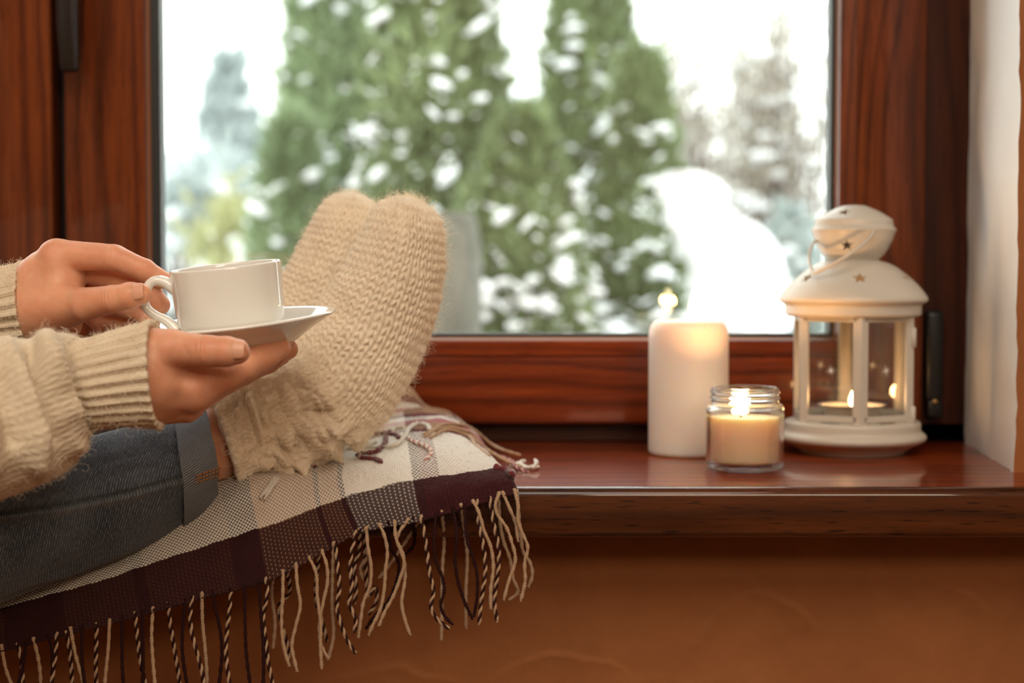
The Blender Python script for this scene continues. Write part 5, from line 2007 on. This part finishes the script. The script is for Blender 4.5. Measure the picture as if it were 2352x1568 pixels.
denim_in, int_, ib = mat('denim_turn_up')
iuv = nd(int_, 'UVMap')
isep = nd(int_, 'SeparateXYZ', {'Vector': iuv.outputs[0]})
itw = mth(int_, 'MULTIPLY_ADD', mth(int_, 'SINE', mth(int_, 'MULTIPLY', mth(int_, 'ADD', mth(int_, 'MULTIPLY', isep.outputs[0], 620.0), mth(int_, 'MULTIPLY', isep.outputs[1], 90.0)), 2 * math.pi)), 0.5, 0.5)
ifn = noise(int_, nd(int_, 'Mapping', {'Vector': iuv.outputs[0], 'Scale': (700.0, 200.0, 1.0)}).outputs[0], 1.0, 2.0, 0.6)
icol = mixc(int_, mth(int_, 'MULTIPLY', itw, mth(int_, 'MULTIPLY_ADD', ifn, 0.8, 0.25)), (0.070, 0.082, 0.105), (0.36, 0.37, 0.38))
setp(ib, Base_Color=icol, Roughness=0.9, Specular_IOR_Level=0.15)
bump(int_, ib, itw, 0.3, 0.0005)

jn = [(446, 952, 478, 1156, 1.160, .036, .2), (396, 974, 424, 1198, 1.142, .0400, .2), (300, 985, 330, 1262, 1.120, .0455), (150, 1020, 180, 1325, 1.092, .050), (0, 1060, 0, 1385, 1.064, .054),
      (-250, 1130, -240, 1500, 1.03, .060), (-520, 1200, -500, 1610, 1.0, .064), (-760, 1235, -760, 1650, .975, .068)]


def leg(secs, full):
    G, tt, a, v = loft(secs, 300, 256, 0.95)
    N = out_normals(G)
    q = np.stack([np.cos(a)[None] + 0 * v[:, None], np.sin(a)[None] + 0 * v[:, None], v[:, None] * 9 + 0 * a[None]], -1)
    h = 0.0035 * fbm(q, 1.3, 5, 3)
    # side seam: a stitched step with a puckered, worn ridge just below it
    wear = np.zeros(h.shape)
    if full:
        sl = [(-400, 1262), (-200, 1224), (0, 1182), (150, 1161), (300, 1129), (380, 1106), (460, 1080)]
        up = lambda dy: [(x, y + dy) for x, y in sl]
        h += crease_lines(G, N, [(up(0), 4.5, -.0026), (up(10), 8.0, .0020), (up(-9), 8.0, .0006)])
        wear = crease_lines(G, N, [(up(12), 11.0, 1.0)]) * (0.75 + 0.25 * np.sin(v[:, None] * 700)) * (0.7 + 0.5 * vnoise(q, 6.0, 2))
    G = G + N * h[..., None]
    return G, v, wear


JG, jv, jw = leg(jn, True)
jeans = tube_mesh('jeans', JG, 0.28, jv, denim, person)
wa = jeans.data.attributes.new('wear', 'FLOAT', 'POINT')
wa.data.foreach_set('value', np.clip(jw, 0, 1).astype(np.float32).ravel())
jf = [(360, 885, 392, 1040, 1.285, .036), (200, 858, 215, 1045, 1.268, .042), (0, 838, 0, 1058, 1.245, .048), (-250, 815, -240, 1070, 1.215, .054), (-520, 780, -500, 1085, 1.18, .060), (-760, 745, -760, 1110, 1.15, .066)]
J2, jv2, _w = leg(jf, False)
tube_mesh('jeans_leg', J2, 0.28, jv2, denim, jeans)
# hips and thighs
fh = Field((-1.2, 0.80, ZS - 0.42), (-0.45, 1.34, ZS + 0.02), 0.007)
for a_, b_, ra, rb in [(HIP + (0.02, -.08, 0), KN_R, .098, .070), (HIP + (0.02, .08, 0), KN_L, .098, .070), (HIP + (0, -.05, 0), HIP + (0, .05, 0), .135, .135), (HIP, HIP + (-.02, 0, .12), .130, .118)]:
    fh.cone(a_, b_, ra, rb, 0.02)
hv, hq = iso_arrays(fh.d, fh.lo, 0.007)
link('jeans_seat', new_mesh('jeans_seat', hv, hq), denim, jeans)


def turn_up(secs, name):
    G, tt, a, v = loft(secs, 70, 200, 0.95)
    N = out_normals(G)
    e = v[-1]
    q = np.stack([np.cos(a)[None] + 0 * v[:, None], np.sin(a)[None] + 0 * v[:, None], v[:, None] * 12 + 0 * a[None]], -1)
    G = G + N * (0.0022 * fbm(q, 1.1, 8, 3) + 0.0010 * np.sin(math.pi * v / e)[:, None])[..., None]
    c0 = G[0].mean(0)
    ax = unit(G[-1].mean(0) - c0)
    ins = [G[0] + (c0 - G[0]) * f + ax * g for f, g in ((.16, .030), (.13, .008), (.09, .0008), (.03, -.0008))]
    c1 = G[-1].mean(0)
    outs = [G[-1] + (c1 - G[-1]) * f + ax * g for f, g in ((.03, .0008), (.10, -.0002))]
    H = np.concatenate([np.stack(ins), G, np.stack(outs)])
    return tube_mesh(name, H, 0.25, np.concatenate([np.linspace(-.03, -.001, 4), v, v[-1] + np.array([.001, .002])]), denim_in, jeans), G


cuff_o, CG = turn_up([(466, 932, 498, 1158, 1.164, .0410, .28), (434, 946, 466, 1186, 1.155, .0445, .28), (398, 960, 418, 1216, 1.146, .0465, .28)], 'turn_up')
cuff_o['label'] = 'turned-up jeans cuff, paler inside of the denim'
# felled seam with orange thread across the turn-up
M_STITCH = simple('orange_thread', (0.40, 0.17, 0.055), 0.85)
V, F, k = [], [], 0
CGX, CGY = grid_px(CG)
near_side = CG[..., 1] < CG[..., 1].mean()
rr_ = random.Random(4)
for i in range(10):
    for row, oy in ((0, -8), (1, 0), (2, 8)):
        px, py = 452 + i * 7.4, 1100 - i * 2.6 + oy
        j = np.argmin((CGX - px) ** 2 + (CGY - py) ** 2 + 1e6 * ~near_side)
        if ((CGX - px) ** 2 + (CGY - py) ** 2).ravel()[j] > 60:
            continue
        y = CG.reshape(-1, 3)[j, 1] - 0.0007
        sl = rr_.uniform(1.5, 3.5) if row == 1 else rr_.uniform(-.5, 1.2)
        p0, p1 = P(px - 2.4, py + sl, y), P(px + 2.4, py - sl, y)
        v_, f_ = tube_arrays(spline(np.array([p0 + [0, .0008, 0], 0.5 * (p0 + p1) - [0, .0005, 0], p1 + [0, .0008, 0]]), 7), 0.00062, 6)
        V.append(v_)
        F += [[x + k for x in g] for g in f_]
        k += len(v_)
st_ = link('seam_stitching', new_mesh('seam_stitching', np.concatenate(V), F), M_STITCH, cuff_o)
st_['label'] = 'orange stitching across the cuff seam'

# ---- sweater sleeves
def sleeve(name, secs, nrib, cuff_end, folds, seed, n_hair, label=None):
    """knitted sleeve with ribbed cuff (first sections) and bloused body"""
    G, tt, a, v = loft(secs, 460, 400, 0.97)
    N = out_normals(G)
    fr = tt[:, None] + 0 * a[None]
    cuff = sstep(cuff_end + 0.25, cuff_end - 0.15, fr)
    A = a[None] + 0 * v[:, None]
    Vv = v[:, None] + 0 * A
    rib = np.cos(nrib * A + 0.35 * np.sin(Vv * 90))
    q = np.stack([np.cos(A) * 1.2, np.sin(A) * 1.2, Vv * 14], -1)
    h = 0.0011 * rib * cuff + 0.0020 * fbm(q, 1.4, seed, 3)
    body = 1 - cuff
    h += 0.0045 * fbm(q * np.array([1, 1, .7]), 1.1, seed + 4, 2) * body
    h += crease_lines(G, N, folds)
    h += 0.0012 * np.exp(-(Vv / 0.003) ** 2)
    G = G + N * h[..., None]
    c0 = G[0].mean(0)
    ax = unit(G[6].mean(0) - c0)
    ins = [G[0] + (c0 - G[0]) * f + ax * g for f, g in ((.22, .030), (.18, .008), (.11, .0006), (.04, -.0010))]
    H = np.concatenate([np.stack(ins), G])
    vv = np.concatenate([np.linspace(-.02, -.001, 4), v])
    o = tube_mesh(name, H, 1.0, vv, [sweater_m, rib_m], sweater)
    if label:
        o['label'] = label
    nu = G.shape[1]
    rows = np.arange(H.shape[0] - 1)
    fr2 = np.concatenate([np.zeros(4), tt])[:-1]
    mi = np.repeat((fr2 < cuff_end).astype(np.int32), nu)
    o.data.polygons.foreach_set('material_index', mi)
    N2 = out_normals(G).reshape(-1, 3)
    vis = np.where((G.reshape(-1, 3)[:, 0] > -0.40))[0]
    idx = rng.choice(vis, n_hair)
    hair('fuzz', G.reshape(-1, 3)[idx], N2[idx], 0.0048, 0.000085, wool_fuzz2, o, 1.1, 6, 0.8, seed=seed)
    sub = idx[:n_hair // 8]
    hair('stray_fibres', G.reshape(-1, 3)[sub], N2[sub], 0.011, 0.00009, wool_fuzz2, o, 1.6, 9, 0.6, seed=seed + 3)
    return o


# trunk of the sweater, then its sleeves
ft = Field((-1.2, 0.80, ZS - 0.22), (-0.50, 1.38, ZS + 0.50), 0.008)
for a_, b_, ra, rb in [(HIP + (-.02, 0, .10), HIP + (-.02, 0, .16), .135, .125), (HIP + (-.02, 0, .14), (-.72, 1.025, ZS + .22), .125, .128), (SH_R, SH_L, .066, .066), ((-.72, 0.97, ZS + .24), (-.72, 1.08, ZS + .24), .115, .115)]:
    ft.cone(a_, b_, ra, rb, 0.03)
tv, tq = iso_arrays(ft.d, ft.lo, 0.008)
sweater = link('sweater', new_mesh('sweater', tv, tq), sweater_m, person)


def to_px(w):
    f = w[1] * CP - SP * (w[2] - EYE)
    return CX + FPX * w[0] / f, CY - FPX * (w[1] * SP + (w[2] - EYE) * CP) / f


ex, ey = to_px(EL_R)
sx, sy = to_px(SH_R)
R_secs = [(351, 737, 371, 976, 1.000, .0315), (300, 749, 327, 975, .996, .0320), (235, 768, 268, 976, .990, .0330), (172, 781, 203, 993, .984, .0350), (140, 772, 188, 1030, .978, .0420), (95, 782, 158, 1078, .970, .0480),
          (30, 786, 90, 1118, .960, .0510), (-60, 778, 0, 1152, .952, .0530), (-260, 740, -190, 1200, .935, .0580), (ex - 60, ey - 190, ex + 60, ey + 200, EL_R[1], .062), (ex - 230, ey - 250, ex + 40, ey + 60, EL_R[1] - .005, .064), (sx - 240, sy + 330, sx + 150, sy + 360, SH_R[1] - .0, .068), (sx - 200, sy - 20, sx + 180, sy + 10, SH_R[1] + .01, .066)]
R_folds = [([(98, 806), (114, 840), (141, 894), (164, 962), (172, 1020)], 26, .0115), ([(150, 806), (158, 860), (182, 928), (200, 1000)], 12, -.0080), ([(72, 812), (80, 850), (97, 911), (112, 965), (118, 1010)], 13, -.0085),
           ([(18, 812), (46, 862), (80, 928), (92, 1003), (86, 1060)], 26, .0080), ([(0, 870), (14, 940), (26, 1010)], 18, -.0070), ([(-60, 830), (-40, 930), (-20, 1060)], 24, .008), ([(112, 790), (143, 806)], 12, .004)]
sleeve('sleeve', R_secs, 28, 2.95, R_folds, 31, 9000, 'near sleeve, bloused over a ribbed cuff')
ex, ey = to_px(EL_L)
sx, sy = to_px(SH_L)
L_secs = [(56, 606, 82, 803, 1.098, .0320), (20, 614, 40, 808, 1.098, .0320), (-40, 620, -20, 812, 1.100, .0310), (-110, 612, -90, 830, 1.104, .0380), (-240, 610, -200, 860, 1.112, .044), (ex - 60, ey - 170, ex + 60, ey + 180, EL_L[1], .058), (ex - 220, ey - 230, ex + 40, ey + 40, EL_L[1] + .02, .062), (sx - 200, sy + 250, sx + 150, sy + 280, SH_L[1] - .01, .066), (sx - 190, sy - 20, sx + 160, sy + 10, SH_L[1], .066)]
sleeve('sleeve', L_secs, 26, 2.2, [], 47, 4200, 'far sleeve behind the near one')

# hair of the head
fh2 = Field((-.80, .89, ZS + .30), (-.54, 1.16, ZS + .72), 0.006)
for a_, b_, ra, rb in [((-.665, 1.025, ZS + .555), (-.655, 1.025, ZS + .585), .080, .082), ((-.71, 1.025, ZS + .52), (-.73, 1.025, ZS + .40), .060, .040)]:
    fh2.cone(a_, b_, ra, rb, 0.02)
hv, hq = iso_arrays(fh2.d, fh2.lo, 0.006)
link('hair', new_mesh('hair', hv, hq), simple('brown_hair', (0.10, 0.05, 0.025), 0.5), person)
